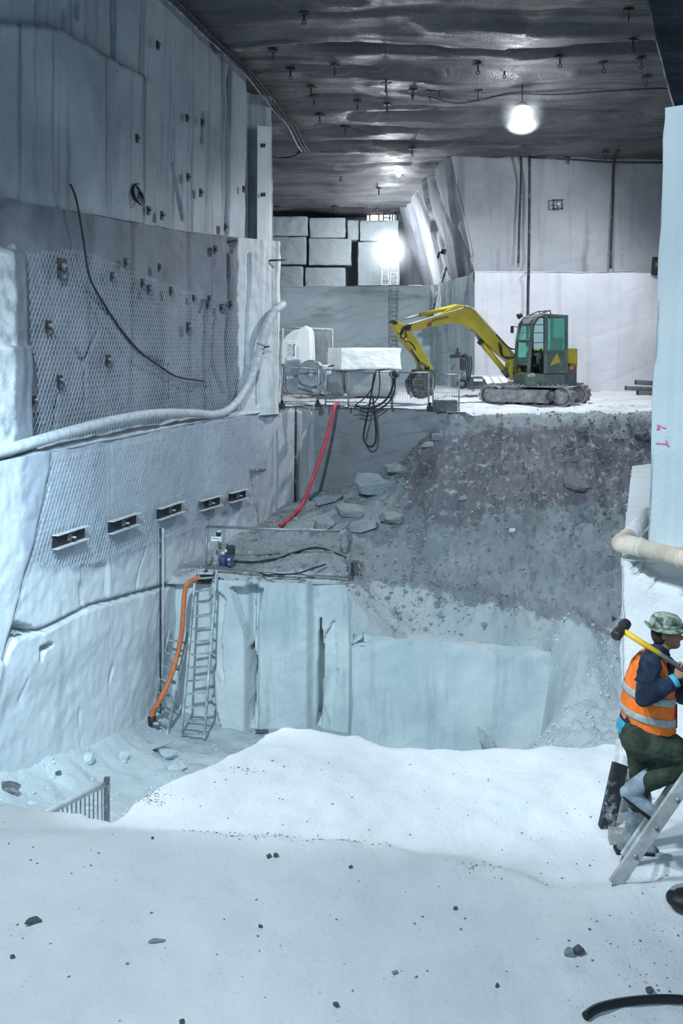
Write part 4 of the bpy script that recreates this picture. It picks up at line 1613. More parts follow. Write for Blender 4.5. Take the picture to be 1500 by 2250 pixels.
# big grey hose along the ledge and up the corner
pp = [Vector((L_at(11.0) + .25, 11.0, -1.83)), Vector((L_at(13.0) + .22, 13.0, -1.80))]
for (x, y, o_) in ((-60, 1002, .30), (0, 993, .30), (80, 970, .30), (170, 944, .30), (260, 922, .30), (340, 909, .30), (420, 908, .28), (470, 911, .25)):
    pp.append(on_poly(x, y, LOWER, -0.02)[0])
for (x, y, o_) in ((505, 898, .35), (535, 862, .25), (557, 815, .18), (572, 760, .15), (581, 725, .14), (597, 690, .14), (612, 676, .14)):
    pp.append(on_poly(x, y, MID, o_)[0])
pp.append(W(622, 668, 28.7))
t = thing('air_hose', 'thick dusty grey hose running along the wall ledge and up the corner', 'hose', pp[0])
MB().tube(smooth_path(pp, 10), 0.105, 14).build('hose', M['pipe'], t, True)
p = on_poly(572, 765, MID, .15)[0]
mb = MB()
for z in (-.12, 0, .1):
    mb.torus(p + Vector((0.03 * z, 0, z)), .115, .014, (.25, .1, 1), 20, 6)
mb.build('clamp', M['steel'], t, True)
MB().cyl(p, p + Vector((.25, -.02, .05)), .022, 8).build('bracket', M['darksteel'], t)

run('power_cable', 'thin dark cable sagging down the left wall from the upper ledge', 'cable',
    [on_poly(x, y, MID, .16)[0] for x, y in ((155, 405), (168, 440), (182, 520), (196, 605), (230, 670), (270, 730), (310, 775), (352, 805), (390, 828), (450, 838))], 0.022, M['cable'], 6)
# pipes standing in the saw slot in the pit corner
for lb, x0, x1 in (('thin dark pipe standing in the pit corner nearest the rock face', 352, 347), ('thin grey pipe standing in the pit corner by the short ladder', 358, 354)):
    t0 = on_poly(x0, 1160, LOWER, .10)[0]
    t1 = on_poly(x1, 1585, LOWER, .12)[0]
    t1.x, t1.y = t0.x, t0.y
    o = MB().cyl(t0, t1, 0.018, 8).build('standing_pipe', M['darksteel'] if x0 == 352 else M['pipe'], None, True)
    tag(o, lb, 'pipe', 'thin pipes in the pit corner')

run('red_hose', 'red hose hanging from the bench edge down to the rubble shelf', 'hose',
    [W(742, 888, 29.4), W(735, 893, 29.05), W(730, 912, 28.9), W(718, 960, 28.75), W(700, 1015, 28.5), W(682, 1065, 28.3), W(665, 1105, 28.0), W(640, 1136, 27.3), W(615, 1154, 26.4)], 0.055, M['red'], 10)
run('orange_hose', 'orange hose hanging down the pit wall beside the tall ladder', 'hose',
    [W(437, 1268, 22.4), W(424, 1275, 22.2), W(411, 1283, 22.1), W(405, 1310, 22.05), W(401, 1370, 21.95), W(396, 1410, 21.9), W(385, 1455, 21.7), W(370, 1500, 21.5), W(350, 1540, 21.3), W(337, 1560, 21.3), W(333, 1580, 21.3)], 0.055, M['orange'], 10)
t = thing('hose_coupling', 'dark coupling on the lower end of the orange hose', 'coupling', W(336, 1588, 21.3))
MB().cyl(W(333, 1574, 21.3), W(335, 1592, 21.3), .09, 12).build('body', M['darksteel'], t, True)
MB().cyl(W(330, 1588, 21.3), W(350, 1592, 21.2), .05, 10).build('outlet', M['steel'], t, True)
run('standing_rod', 'dark upright rod against the pale cut face by the red hose', 'rod', [W(650, 893, 28.85), W(649, 1000, 28.85), W(648, 1102, 28.85)], 0.035, M['darksteel'], 8, 2)
# loops of cable over the bench barrier and down the dark face
run('hanging_cable', 'dark cable loop drooping over the dark cut face below the barrier', 'cable',
    [W(822, 820, 28.3), W(815, 870, 28.2), W(808, 905, 28.0), W(800, 945, 28.25), W(799, 965, 28.3), W(810, 981, 28.2), W(822, 976, 28.1), W(826, 950, 28.1), W(822, 905, 28.0), W(819, 870, 28.05)], 0.03, M['cable'], 6)
GC = 'dark cables looped over the bench barrier'
cl = [('thick dark cable swinging from the barrier rail beside the bucket', [(866, 815), (862, 850), (848, 878), (825, 893), (800, 896), (780, 890)], 28.0, .034),
      ('second dark cable under the thick one by the bucket barrier', [(868, 822), (866, 860), (852, 885), (830, 900), (805, 905), (778, 896)], 27.95, .026),
      ('thin cable arc dropping from the middle of the long barrier', [(826, 815), (818, 850), (800, 875), (780, 890)], 28.15, .018),
      ('thin cable draped down to the bench edge at the long barrier', [(833, 815), (834, 850), (826, 880), (800, 892), (775, 893), (765, 890)], 28.2, .018)]
for lb, pts, Y, r in cl:
    run('looped_cable', lb, 'cable', [W(x, y, Y + .08 * math.sin(i)) for i, (x, y) in enumerate(pts)], r, M['cable'], 6, 8, GC)
t = thing('cable_reel', 'small dark cable roller on top of the barrier beside the excavator arm', 'roller', W(867, 822, 28.0))
MB().cyl(W(862, 822, 28.1), W(870, 822, 27.8), .10, 14).build('roller', M['darksteel'], t, True)
MB().torus(W(867, 822, 27.85), .10, .025, (0.2, 1, 0), 20, 6).build('rim', M['steel'], t, True)
# cables on the shelf behind the pit-rim fence
run('shelf_cable', 'dark cable lying across the rubble shelf behind the pit-rim barrier', 'cable',
    [(lambda p: Vector((p.x, p.y, h_ramp1(p.x, p.y) + .05)))(W(x, y, Y)) for x, y, Y in ((505, 1235, 23.6), (560, 1240, 23.6), (610, 1243, 23.7), (650, 1235, 24.1), (700, 1230, 24.2), (760, 1232, 24.0))], 0.028, M['cable'], 6)
run('shelf_cable', 'thin dark cable looped on the rim in front of the pit barrier', 'cable',
    [(lambda p: Vector((p.x, p.y, h_ramp1(p.x, max(p.y, 23.05)) + .07)))(W(x, y, Y)) for x, y, Y in ((560, 1255, 22.9), (580, 1270, 22.6), (592, 1278, 22.5), (584, 1280, 22.48), (600, 1272, 22.6), (650, 1278, 22.5), (690, 1276, 22.6), (715, 1265, 22.8))], 0.02, M['cable'], 6)
# black cable on the near ground, bottom right
run('ground_cable', 'black cable curving over the dust at the bottom corner', 'cable',
    [(lambda p: Vector((p.x, p.y, h_near1(p.x, p.y) + .028)))(WZ(x, y, -3.93)) for x, y in ((1285, 2262), (1310, 2248), (1350, 2238), (1400, 2232), (1450, 2229), (1500, 2228), (1560, 2230))], 0.024, M['black'], 8)

# cables of the roof
pts = []
GRC = 'cable bundle along the roof edge'
for k, dx in enumerate((0, 9, 17)):
    path = []
    for (x, y) in ((350, -20), (400, 25), (450, 75), (500, 122), (540, 160), (575, 205), (600, 238), (630, 270), (650, 310), (662, 330)):
        x2 = x + dx
        Yc = 24.0
        for _ in range(12):
            Yc = 0.5 * Yc + 0.5 * float(ZC(Yc)) * F / (HY - y)
        Yc = min(Yc, 38)
        path.append(W(x2, y, Yc * 0.985) + Vector((0, 0, -.03 - .05 * random.random())))
    run('roof_cable', ['pale cable of the bundle along the roof edge, nearest the left wall', 'middle cable of the bundle along the roof edge', 'outer cable of the bundle along the roof edge'][k], 'cable', path, .035, M['darksteel'] if k else M['steel'], 6, 8, GRC)


def roof_pt(x, y, dz=-.04):
    Yc = 28.0
    for _ in range(20):
        Yc = 0.5 * Yc + 0.5 * float(ZC(Yc)) * F / (HY - y)
    p = W(x, y, Yc)
    p.z = float(d_ceil(np.array([p.x]), np.array([p.y]))[0]) + dz
    return p


run('roof_cable', 'long dark cable slung across the roof behind the work lamp', 'cable', [roof_pt(x, y, -.12) for x, y in ((942, 208), (1010, 212), (1120, 207), (1230, 203), (1340, 195), (1440, 190), (1470, 190))], .025, M['cable'], 6)
run('roof_cable', 'dark looped cable under the roof near the slab end', 'cable', [roof_pt(x, y, -.1) for x, y in ((598, 335), (620, 342), (645, 335), (660, 322))], .03, M['cable'], 6)
GRB = 'rock bolts in the roof'
b0 = thing('rock_bolt', 'small dark rock bolt hanging from the streaked roof', 'rock bolt', (0, 0, 0), GRB)
MB().cyl((0, 0, .05), (0, 0, -.22), .03, 8).build('bolt', M['darksteel'], b0, True)
MB().box((0, 0, -.03), (.24, .24, .03)).build('plate', M['darksteel'], b0)
MB().torus((0, 0, -.26), .05, .014, (0, 1, 0), 14, 6).build('eye', M['darksteel'], b0, True)
bolts = [(600, 112), (668, 35), (638, 155), (683, 192), (690, 222), (735, 142), (848, 172), (850, 232), (905, 195), (908, 190), (945, 205), (965, 205), (1050, 130), (1108, 156), (1230, 113), (1325, 133), (1390, 78), (1380, 28), (1408, 124), (1052, 185),
         (785, 232), (702, 248), (758, 285), (748, 385), (905, 318), (832, 410), (735, 450), (610, 450), (828, 455), (1248, 345), (1420, 168), (1330, 330)]
for i, (x, y) in enumerate(bolts):
    o = b0 if i == 0 else dup(b0)
    o.location = roof_pt(x, y, -.02)
    o.rotation_euler = (0, 0, random.uniform(0, 3))
# cable bundle down the back wall
GW = 'cables hanging down the back right wall'
run('wall_cable', 'dark cable down the back wall, leftmost of the pair', 'cable', [W(1145, 342, 37.9), W(1144, 400, 38.2), W(1141, 480, 38.2), W(1139, 560, 38.2), W(1138, 578, 38.2)], .045, M['darksteel'], 6, 4, GW)
run('wall_cable', 'longer dark cable of the pair, reaching down behind the excavator', 'cable', [W(1163, 340, 37.9), W(1163, 420, 38.1), W(1162, 520, 38.1), W(1161, 584, 38.1), W(1161, 599, 36.8), W(1160, 620, 36.85), W(1159, 690, 36.85), W(1158, 760, 36.9)], .05, M['darksteel'], 6, 4, GW)
run('wall_cable', 'single dark cable on the back wall nearer the pillar', 'cable', [W(1360, 330, 36.4), W(1348, 362, 38.1), W(1346, 450, 38.15), W(1342, 540, 38.2), W(1341, 590, 38.2)], .045, M['darksteel'], 6, 4, GW)
run('roof_edge_cable', 'dark cable strung along the top of the back wall', 'cable', [W(1165, 346, 38.1), W(1250, 350, 38.1), W(1345, 356, 38.1), W(1455, 357, 38.1)], .035, M['darksteel'], 6, 3)
t = thing('wall_frame', 'small square dark frame fixed on the back wall', 'frame', W(1225, 449, 38.2))
mb = MB()
c = W(1225, 449, 38.15)
for s in (-1, 1):
    mb.box(c + Vector((s * .165, 0, 0)), (.05, .06, .38)).box(c + Vector((0, 0, s * .165)), (.38, .06, .05))
mb.build('frame', M['darksteel'], t)
MB().cyl(c + Vector((0, .1, 0)), c + Vector((0, -.08, 0)), .05, 10).build('bolt', M['steel'], t)
p = W(1442, 588, 36.9)
o = MB().cyl(W(1446, 566, 36.9), W(1443, 604, 36.9), .22, 16).build('drum', M['black'], None, True)
tag(o, 'black drum end showing past the pillar on the back ledge', 'drum')
t = thing('steel_pole', 'grey steel pole leaning against the corridor corner behind the boom', 'pole', W(945, 705, 43.2))
MB().bar(W(942, 705, 43.2), W(986, 562, 44.0), .14, .10).build('pole', M['steel'], t)
MB().box(W(942, 704, 43.2), (.4, .2, .06)).build('base', M['steel'], t)
t = thing('leaning_sheet', 'crumpled pale sheet hanging in the corridor corner above the boom', 'sheet', W(960, 700, 42.5))
mb = MB()
for i in range(6):
    x = 955 + i * 3.2
    mb.tube(smooth_path([W(x + 12, 630, 42.6), W(x + 6, 660, 42.4 + .1 * (i % 2)), W(x - 2, 705, 42.4)], 4), .06, 6)
mb.build('sheet', M['white'], t, True)
ladder('bench_ladder', 'pale ladder on the far bench beneath the floodlight', W(838, 631, 47.8), W(840, 578, 48.2), W(853, 631, 47.8), W(854, 578, 48.2), 5, M['steel'], .06, .05, .03)
ladder('bench_ladder', 'pale ladder standing half a step right of the floodlight tripod', W(857, 632, 47.2), W(858, 598, 47.5), W(872, 632, 47.2), W(873, 598, 47.5), 4, M['steel'], .06, .05, .03)
ladder('wall_ladder', 'faint grey ladder fixed on the blue far bench face', W(858, 765, 44.3), W(858, 632, 44.35), W(874, 765, 44.3), W(874, 632, 44.35), 14, M['steel'], .05, .04, .018)

# wall bolts on the corridor side
t = thing('wall_bracket', 'bent dark bracket on the corridor corner', 'bracket', W(965, 560, 42))
MB().tube([W(962, 566, 41.0), W(964, 556, 40.8), W(974, 553, 40.9)], .05, 8).build('arm', M['darksteel'], t, True)
MB().box(W(974, 553, 40.95), (.2, .15, .2)).build('plate', M['darksteel'], t)
run('steel_rod', 'thin rod sticking out of the white wall corner by the far blocks', 'rod', [W(584, 573, 28.3), W(600, 572, 28.3), W(628, 571, 28.5)], .028, M['darksteel'], 6, 2)

# ------------------------------------------------------------------ right ledge: pipe with its elbow
E0 = W(1368, 1193, 9.42)
pb = Vector((3.35, 10.9, E0.z + .02))
pr_ = W(1500, 1226, 8.86)
pr2 = E0 + (pr_ - E0) * 1.8
M['pipewhite'] = plain('white_dusted_pipe', (.66, .67, .68), .55, dust=.3, dust_col=(.8, .82, .83))
M['piperust'] = plain('rust_stained_pipe', (.62, .52, .40), .6, dust=.45, dust_col=(.66, .64, .58), nscale=3.5, var=.3)
t = thing('drain_pipe', 'dusty pipe bending round the corner of the right ledge below the pillar', 'pipe', E0)
R_ = .078
MB().tube([E0 + (pb - E0) * .05, pb], R_, 18).build('rear_pipe', M['pipewhite'], t, True)
MB().tube(smooth_path([E0 + (pb - E0) * .16, E0 + (pb - E0) * .05, E0 + Vector((-.02, 0, 0)), E0 + (pr_ - E0) * .10, E0 + (pr_ - E0) * .28], 6), R_ * 1.12, 18).build('elbow', M['piperust'], t, True)
MB().tube([E0 + (pr_ - E0) * .2, pr2], R_ * 1.0, 18).build('front_pipe', M['piperust'], t, True)
for f in (.30, .95):
    MB().tube([E0 + (pr_ - E0) * f, E0 + (pr_ - E0) * (f + .05)], R_ * 1.17, 18).build('collar', M['piperust'], t, True)
# red paint marks on the pillar
M['pinkpaint'] = plain('pink_marking_paint', (.70, .16, .28), .6)
px_arrow = [(1441, 974, 1466, 976), (1462, 968, 1467, 980), (1443, 934, 1449, 944), (1449, 934, 1443, 945), (1452, 938, 1462, 941)]
mb = MB()
for (x0, y0, x1, y1) in px_arrow:
    def onp(x, y):
        k = (x - CX) / F
        zz = 0
        Y = 9.9
        for _ in range(6):
            zz = (HY - y) / F * Y
            lean = (zz + 2.03) / 4.39
            ax, bx = 3.06 + .185 * lean, 3.42 + .18 * lean
            # between (ax,10.0) and (bx,9.72)
            u = (k * 10.0 - ax) / ((bx - ax) + k * .28)
            Y = 10.0 - .28 * u
        return W(x, y, Y - .012)
    mb.bar(onp(x0, y0), onp(x1, y1), .012, .016, up=(0, -1, 0))
tag(mb.build('paint_mark', M['pinkpaint']), 'pink sprayed marks on the pale pillar', 'paint mark')

# stacked beams by the back wall
GBM = 'dark beams stacked by the back wall'
for lb, x0, x1, y, Y, h in (('topmost dark beam of the stack behind the pillar', 1396, 1450, 840, 34.6, .16), ('middle dark beam of the stack, reaching farthest left', 1374, 1450, 853, 34.4, .14),
                            ('bottom grey beam of the stack behind the pillar', 1400, 1460, 863, 34.2, .16)):
    t = thing('steel_beam', lb, 'beam', W(x0, y, Y), GBM)
    a, b = W(x0, y, Y), W(x1, y + 3, Y - .3)
    MB().bar(a, b, .26, .03).build('web', M['darksteel'], t)
    for s in (-1, 1):
        MB().bar(a + Vector((0, .13 * s, 0)), b + Vector((0, .13 * s, 0)), .03, h).build('flange', M['charcoal'], t)

# big white blocks and rough boulder on the bench
rough_box('marble_block', 'long white marble block resting behind the bench barrier', 'stone block', W(800, 812, 33.0), (2.15, 1.3, .70), M['white'], 41, None, .03, .36)
M['greystone'] = rock('grey_block', (.30, .33, .35), (.22, .25, .27), vein=.2)
rough_box('marble_block', 'grey rounded block under the long white one', 'stone block', W(815, 872, 33.0), (1.7, 1.0, .84), M['greystone'], 42, None, .10, smooth=True)
rough_box('marble_block', 'grey block wedged beneath the shaded end of the white block', 'stone block', W(737, 870, 33.2), (.62, .9, .80), M['greystone'], 43, None, .06)
# sheet-covered stack
bm = MB()
prof = [(617, 800), (618, 752), (628, 738), (642, 727), (660, 722), (672, 714), (680, 724), (682, 745), (684, 802)]
bm.prism([W(x, y, 32.3) for x, y in prof], (0, 0, 0), (0.1, 1.5, -.03))
tag(bm.build('marble_slab', M['white'], None, False, .05, 3), 'jagged upright white slab behind the wire saw', 'stone slab')
rough_box('marble_block', 'tall grey block beside the jagged white slab', 'stone block', W(705, 868, 34.9), (.66, 1.0, 2.2), M['greystone'], 44, None, .03)
t = thing('mesh_gate', 'pale mesh gate panel standing behind the white slab', 'gate', W(675, 866, 35.5))
a0, a1 = W(621, 866, 35.6), W(730, 866, 35.6)
hh = W(621, 719, 35.6).z - a0.z
mb = MB()
mb.cyl(a0, a0 + Vector((0, 0, hh)), .035, 8).cyl(a1, a1 + Vector((0, 0, hh - .08)), .035, 8).cyl(a0 + Vector((0, 0, hh)), a1 + Vector((0, 0, hh - .08)), .035, 8)
mb.build('frame', M['pipe'], t, True)
mb = MB()
for i in range(1, 24):
    p = a0.lerp(a1, i / 24)
    mb.cyl(p, p + Vector((0, 0, hh - .03)), .008, 4)
mb.build('mesh', M['galv'], t)
# signboards / switch gear before the slab
t = thing('control_box', 'white control box on a stand behind the wire saw', 'control box', W(641, 800, 31.3))
c = W(640, 770, 31.3)
MB().box(c, (.28, .25, .62)).build('cabinet', M['white'], t, False, .02)
MB().box(c + Vector((0.0, -.135, .02)), (.20, .02, .32)).build('panel', M['pipe'], t)
mb = MB()
for x, y in ((636, 758), (647, 757), (645, 780)):
    mb.box(W(x, y, 31.1), (.035, .03, .035))
mb.build('knob', M['black'], t)
MB().bar(W(645, 757, 31.1), W(646, 779, 31.1), .02, .02).build('lever', M['darksteel'], t)
MB().box(W(640, 795, 31.3), (.4, .3, .22)).build('stand', M['white'], t)

# wire saw with its drive wheel
t = thing('wire_saw', 'grey wire saw with a large flat drive wheel behind the barrier', 'wire saw', W(655, 866, 30.3))
body = [(629, 792), (658, 790), (660, 830), (665, 850), (690, 862), (672, 866), (640, 866), (624, 855)]
M['machine'] = plain('grey_machine_paint', (.20, .23, .25), .55, dust=.5, dust_col=(.38, .42, .44), nscale=2)
MB().prism([W(x, y, 30.0) for x, y in body], (0, 0, 0), (0, 1.0, 0)).build('housing', M['machine'], t, False, .05, 3)
wc = W(683, 822, 29.8)
MB().cyl(wc + Vector((0, .06, 0)), wc + Vector((0, -.06, 0)), .36, 40).build('wheel_disc', M['machine'], t)
wl = MB().torus(wc, .37, .055, (0.06, 1, 0), 44, 10).build('rim', M['steel'], t, True)
mb = MB()
mb.cyl(wc + Vector((0, -.05, 0)), wc + Vector((0, -.14, 0)), .12, 20)
hb = mb.build('hub', M['steel'], t)
MB().cyl(wc + Vector((0, -.13, 0)), wc + Vector((0, -.19, 0)), .06, 16).build('hub_cap', M['galv'], hb)
MB().cyl(wc + Vector((.05, .2, 0)), wc + Vector((.1, .32, 0)), .40, 32).build('rear_wheel', M['steel'], t)
MB().bar(W(652, 846, 29.9), W(724, 866, 29.8), .3, .10).build('base_rail', M['steel'], t)
MB().box(W(712, 812, 30.1), (.42, .5, .28)).build('motor', M['white'], t, False, .04)
MB().bar(W(718, 806, 29.9), W(733, 803, 29.8), .05, .04).build('handle', M['black'], t)
MB().box(W(636.5, 829, 29.93), (.20, .02, .085), Matrix.Rotation(-.12, 3, 'Y')).build('name_plate', plain('plate_white', (.75, .78, .8), .5, var=.02), t)
mb = MB()
for i in range(7):
    mb.box(W(632 + i * 1.6, 829.3 - i * .14, 29.915), (.016, .006, .03 - .004 * (i % 3)))
mb.build('plate_print', M['cable'], t.children[-1])

# drill stand near the corridor corner
t = thing('drill_rig', 'dark drilling rig on a stand between the bucket and the tracks', 'drill rig', W(1018, 862, 33.5))
Yd = 33.4
MB().bar(W(1019, 852, Yd), W(1017, 782, Yd), .14, .14).build('mast', M['steel'], t)
MB().bar(W(988, 783, Yd), W(1026, 781, Yd), .14, .12).build('beam', M['darksteel'], t)
MB().box(W(1017, 798, Yd - .1), (.20, .24, .42)).build('drive', M['darksteel'], t, False, .02)
MB().cyl(W(1005, 764, Yd), W(1005, 782, Yd), .03, 8).build('spindle', M['darksteel'], t)
mb = MB()
mb.cyl(W(999, 776, Yd), W(1012, 774, Yd), .025, 8)
mb.build('crank', M['darksteel'], t)
MB().bar(W(973, 845, Yd - .3), W(1000, 797, Yd), .05, .05).build('brace', M['steel'], t)
MB().torus(W(1015, 843, Yd - .2), .13, .05, (0, 1, 0), 20, 8).build('winch', M['black'], t, True)
for i, x in enumerate((1025, 1029, 1034)):
    MB().tube(smooth_path([W(x, 782, Yd), W(x + 2, 800, Yd), W(x - 1, 822, Yd - .05), W(x - 6, 838, Yd)], 6), .025, 6).build('hose', M['cable'], t, True)
t = thing('skip', 'grey steel skip with a sloping lip behind the left end of the tracks', 'skip', W(1070, 852, 33.8))
sk = [(1030, 827), (1058, 827), (1078, 846), (1078, 855), (1030, 855)]
MB().prism([W(x, y, 33.4) for x, y in sk], (0, 0, 0), (0, 1.2, 0)).build('body', M['charcoal'], t, False, .02, 1)
MB().bar(W(1030, 826, 33.4), W(1112, 826, 33.9), .08, .05).build('rim', M['pipe'], t)
for i, x in enumerate((1060, 1078, 1096)):
    MB().prism([W(x, 828, 33.5), W(x + 14, 828, 33.5), W(x + 24, 846, 33.3), W(x + 12, 846, 33.3)], (0, 0, 0), (0, .04, 0)).build('lip_plate', M['white'], t)
MB().box(W(1050, 835, 33.36), (.30, .03, .09)).build('plate', M['pipe'], t)

# things on the pit rim
t = thing('water_pump', 'dark blue pump with white fittings beside the wall end of the pit-rim barrier', 'pump', W(500, 1243, 23.3))
Yp = 23.3
M['bluepaint'] = plain('blue_paint', (.05, .08, .18), .5, dust=.3)
MB().cyl(W(505, 1242, Yp), W(505, 1220, Yp), .115, 18).build('motor', M['bluepaint'], t, True)
MB().box(W(506, 1209, Yp), (.20, .2, .20)).build('terminal_box', M['darksteel'], t, False, .01)
MB().cyl(W(489, 1243, Yp), W(489, 1222, Yp), .085, 14).build('canister', M['bluepaint'], t, True)
mb = MB()
for x, y in ((489, 1208), (496, 1210), (490, 1215), (503, 1229)):
    mb.sphere(W(x, y, Yp - .08), .045, 10, 8)
mb.build('fitting', M['white'], t, True)
MB().tube(smooth_path([W(482, 1193, Yp), W(484, 1203, Yp), W(490, 1207, Yp)], 5), .035, 8).build('inlet_hose', M['darkgreen'], t, True)
o = MB().bar(W(474, 1245, 23.5), W(475, 1190, 23.5), .14, .10).build('timber_post', M['wood'])
tag(o, 'grey timber post behind the white sign', 'post')
t = thing('cable_lamp', 'small lamp head on top of the grey timber post', 'lamp head', W(481, 1178, 23.4))
MB().cyl(W(480, 1178, 23.4), W(480, 1170, 23.4), .05, 12, .06).build('socket', M['darksteel'], t, True)
MB().cyl(W(481, 1169, 23.4), W(481, 1166, 23.4), .06, 12, .05).build('cap', M['white'], t, True)
MB().cyl(W(479, 1190, 23.45), W(480, 1176, 23.4), .02, 8).build('stem', M['darksteel'], t, True)
t = thing('battery_box', 'dark box with a dusty lid at the head of the tall ladder', 'box', W(452, 1273, 22.55))
MB().box(W(451, 1266, 22.7), (.34, .36, .17)).build('body', M['black'], t, False, .01)
MB().box(W(452, 1256.5, 22.7), (.37, .40, .035)).build('lid', M['pipe'], t, False, .008)
MB().box(W(452, 1254.5, 22.6), (.1, .05, .02)).build('handle', M['darksteel'], t)


# scattering volumes added round the two strong lamps to make their halos
def halo_volume(label, c, r, dens):
    m = bpy.data.materials.new('halo_scatter')
    m.use_nodes = True
    nt = m.node_tree
    nt.nodes.remove(nt.nodes['Principled BSDF'])
    N = nt.nodes.new
    tc = N('ShaderNodeTexCoord')
    ln = N('ShaderNodeVectorMath')
    ln.operation = 'LENGTH'
    lk(nt, tc.outputs['Object'], ln.inputs[0])
    mr = N('ShaderNodeMapRange')
    mr.inputs['From Min'].default_value = r * .15
    mr.inputs['From Max'].default_value = r
    mr.inputs['To Min'].default_value = dens
    mr.inputs['To Max'].default_value = 0.0
    lk(nt, ln.outputs['Value'], mr.inputs['Value'])
    vs = N('ShaderNodeVolumeScatter')
    vs.inputs['Color'].default_value = (.9, .95, 1, 1)
    lk(nt, mr.outputs['Result'], vs.inputs['Density'])
    lk(nt, vs.outputs[0], nt.nodes['Material Output'].inputs['Volume'])
    mb = MB().sphere((0, 0, 0), r, 24, 16)
    o = mb.build('lamp_halo', m, None, True)
    o.location = c
    tag(o, label, 'dust haze', None, 'stuff')


halo_volume('added scattering halo around the lamp under the roof', LAMP1, .72, .22)
halo_volume('added scattering halo around the tripod floodlight on the far bench', LAMP2, 1.35, .20)


# ------------------------------------------------------------------ excavator
XR = W(1185, 885, 30.7)
XR.z = -1.80
PHI = math.radians(14)
ROT = PI + PHI
RZ = Matrix.Rotation(ROT, 3, 'Z')
exc = thing('excavator', 'yellow and dark green tracked excavator parked at the top of the muck ramp', 'excavator', XR, None, ROT)


def G(x, y, z):
    """local (forward, left, up) to world"""
    return XR + RZ @ Vector((x, y, z))


def E(x, y, y0):
    """picture point on the vertical plane left = y0, in local (forward, up)"""
    k = (x - CX) / F
    c, s = math.cos(PHI), math.sin(PHI)
    # world X = Xr - c a + s y0 ; Y = Yr - s a - c y0
    a = (k * (XR.y - c * y0) - XR.x - s * y0) / (-c + k * s)
    Y = XR.y - s * a - c * y0
    z = (HY - y) / F * Y - XR.z
    return a, z


def P(x, y, y0):
    a, z = E(x, y, y0)
    return G(a, y0, z)


left = RZ @ Vector((0, 1, 0))
B0 = -0.20      # plane of boom and stick
boom = [(1129, 780), (1096, 743), (1061, 704), (1038, 678), (1021, 672), (1000, 669), (985, 677), (960, 692), (930, 702), (897, 712), (890, 717), (891, 725), (903, 728), (993, 709), (1008, 711), (1022, 717), (1037, 725), (1062, 752), (1118, 800)]
bo = MB().prism([P(x, y, B0) for x, y in boom], left * -.17, left * .17).build('boom', M['yellow'], exc, False, .025, 2)
# plates of the boom mark: dark square and lettering
sq = [(934, 719), (943, 717), (944, 707), (935, 709)]
MB().prism([P(x, y, B0) for x, y in sq], left * .17, left * .178).build('emblem', plain('emblem_red', (.22, .05, .05), .5), bo)
fc = bpy.data.curves.new('lettering', 'FONT')
fc.body = 'AMMANN'
fc.size = .30
fc.extrude = .003
fc.space_character = .95
fc.materials.append(M['cable'])
tmp = bpy.data.objects.new('lettering_outline', fc)
COL.objects.link(tmp)
bpy.context.view_layer.update()
lm = bpy.data.meshes.new_from_object(tmp.evaluated_get(bpy.context.evaluated_depsgraph_get()))
lv = [v.co.copy() for v in lm.vertices]
lf = [tuple(p.vertices) for p in lm.polygons]
bpy.data.objects.remove(tmp)
bpy.data.curves.remove(fc)
bpy.data.meshes.remove(lm)
p0, p1 = P(948, 708, B0 + .178), P(985, 699, B0 + .178)
ex = p1 - p0
wlen = ex.length
ex.normalize()
ey = (Vector((0, 0, 1)) - ex * ex.z).normalized()
ez = ex.cross(ey)
sc_ = wlen / max(v.x for v in lv)
link('lettering', [p0 + (ex * v.x + ey * v.y + ez * v.z) * sc_ for v in lv], lf, M['cable'], bo, False)
# stick
stick = [(861, 706), (868, 703), (882, 712), (898, 716), (899, 726), (916, 750), (936, 786), (952, 814), (944, 820), (930, 815), (918, 806), (911, 787), (890, 762), (872, 738), (859, 713)]
st = MB().prism([P(x, y, B0) for x, y in stick], left * -.12, left * .12).build('stick', M['yellow'], exc, False, .02, 2)
mb = MB()
for x, y, r in ((864, 708, .07), (892, 720, .09), (934, 808, .07)):
    c = P(x, y, B0)
    mb.cyl(c - left * .2, c + left * .2, r, 16)
mb.build('pivot_pin', M['darksteel'], exc, True)
# arm cylinder above the boom
a, b = P(1003, 672, B0), P(922, 692, B0)
cy = MB().cyl(a, b, .065, 14).build('arm_cylinder', M['yellow'], exc, True)
MB().cyl(b, P(863, 707, B0), .033, 12).build('piston_rod', M['galv'], cy, True)
MB().prism([P(x, y, B0) for x, y in ((992, 676), (1003, 668), (1016, 671), (1006, 684))], left * -.09, left * .09).build('cylinder_bracket', M['charcoal'], cy)
# boom cylinder
a, b = P(1112, 820, B0), P(1055, 750, B0)
cy = MB().cyl(a, b, .085, 14).build('boom_cylinder', M['yellow'], exc, True)
MB().cyl(b, P(1034, 722, B0), .04, 12).build('piston_rod', M['galv'], cy, True)
MB().cyl(P(1058, 754, B0), P(1053, 748, B0), .10, 14).build('gland', M['darksteel'], cy, True)
MB().cyl(P(1105, 812, B0), P(1117, 826, B0), .10, 14).build('base_lug', M['charcoal'], cy, True)
# bucket cylinder on the back of the stick
cy = MB().cyl(P(876, 728, B0 + .16), P(903, 768, B0 + .16), .06, 12).build('bucket_cylinder', M['yellow'], exc, True)
MB().cyl(P(903, 768, B0 + .16), P(921, 796, B0 + .16), .033, 12).build('piston_rod', M['darksteel'], cy, True)
mb = MB()
mb.bar(P(921, 796, B0 + .17), P(916, 820, B0 + .17), .05, .09).bar(P(921, 796, B0 - .17), P(916, 820, B0 - .17), .05, .09).bar(P(921, 796, B0), P(938, 806, B0), .30, .05)
mb.build('bucket_link', M['charcoal'], exc)
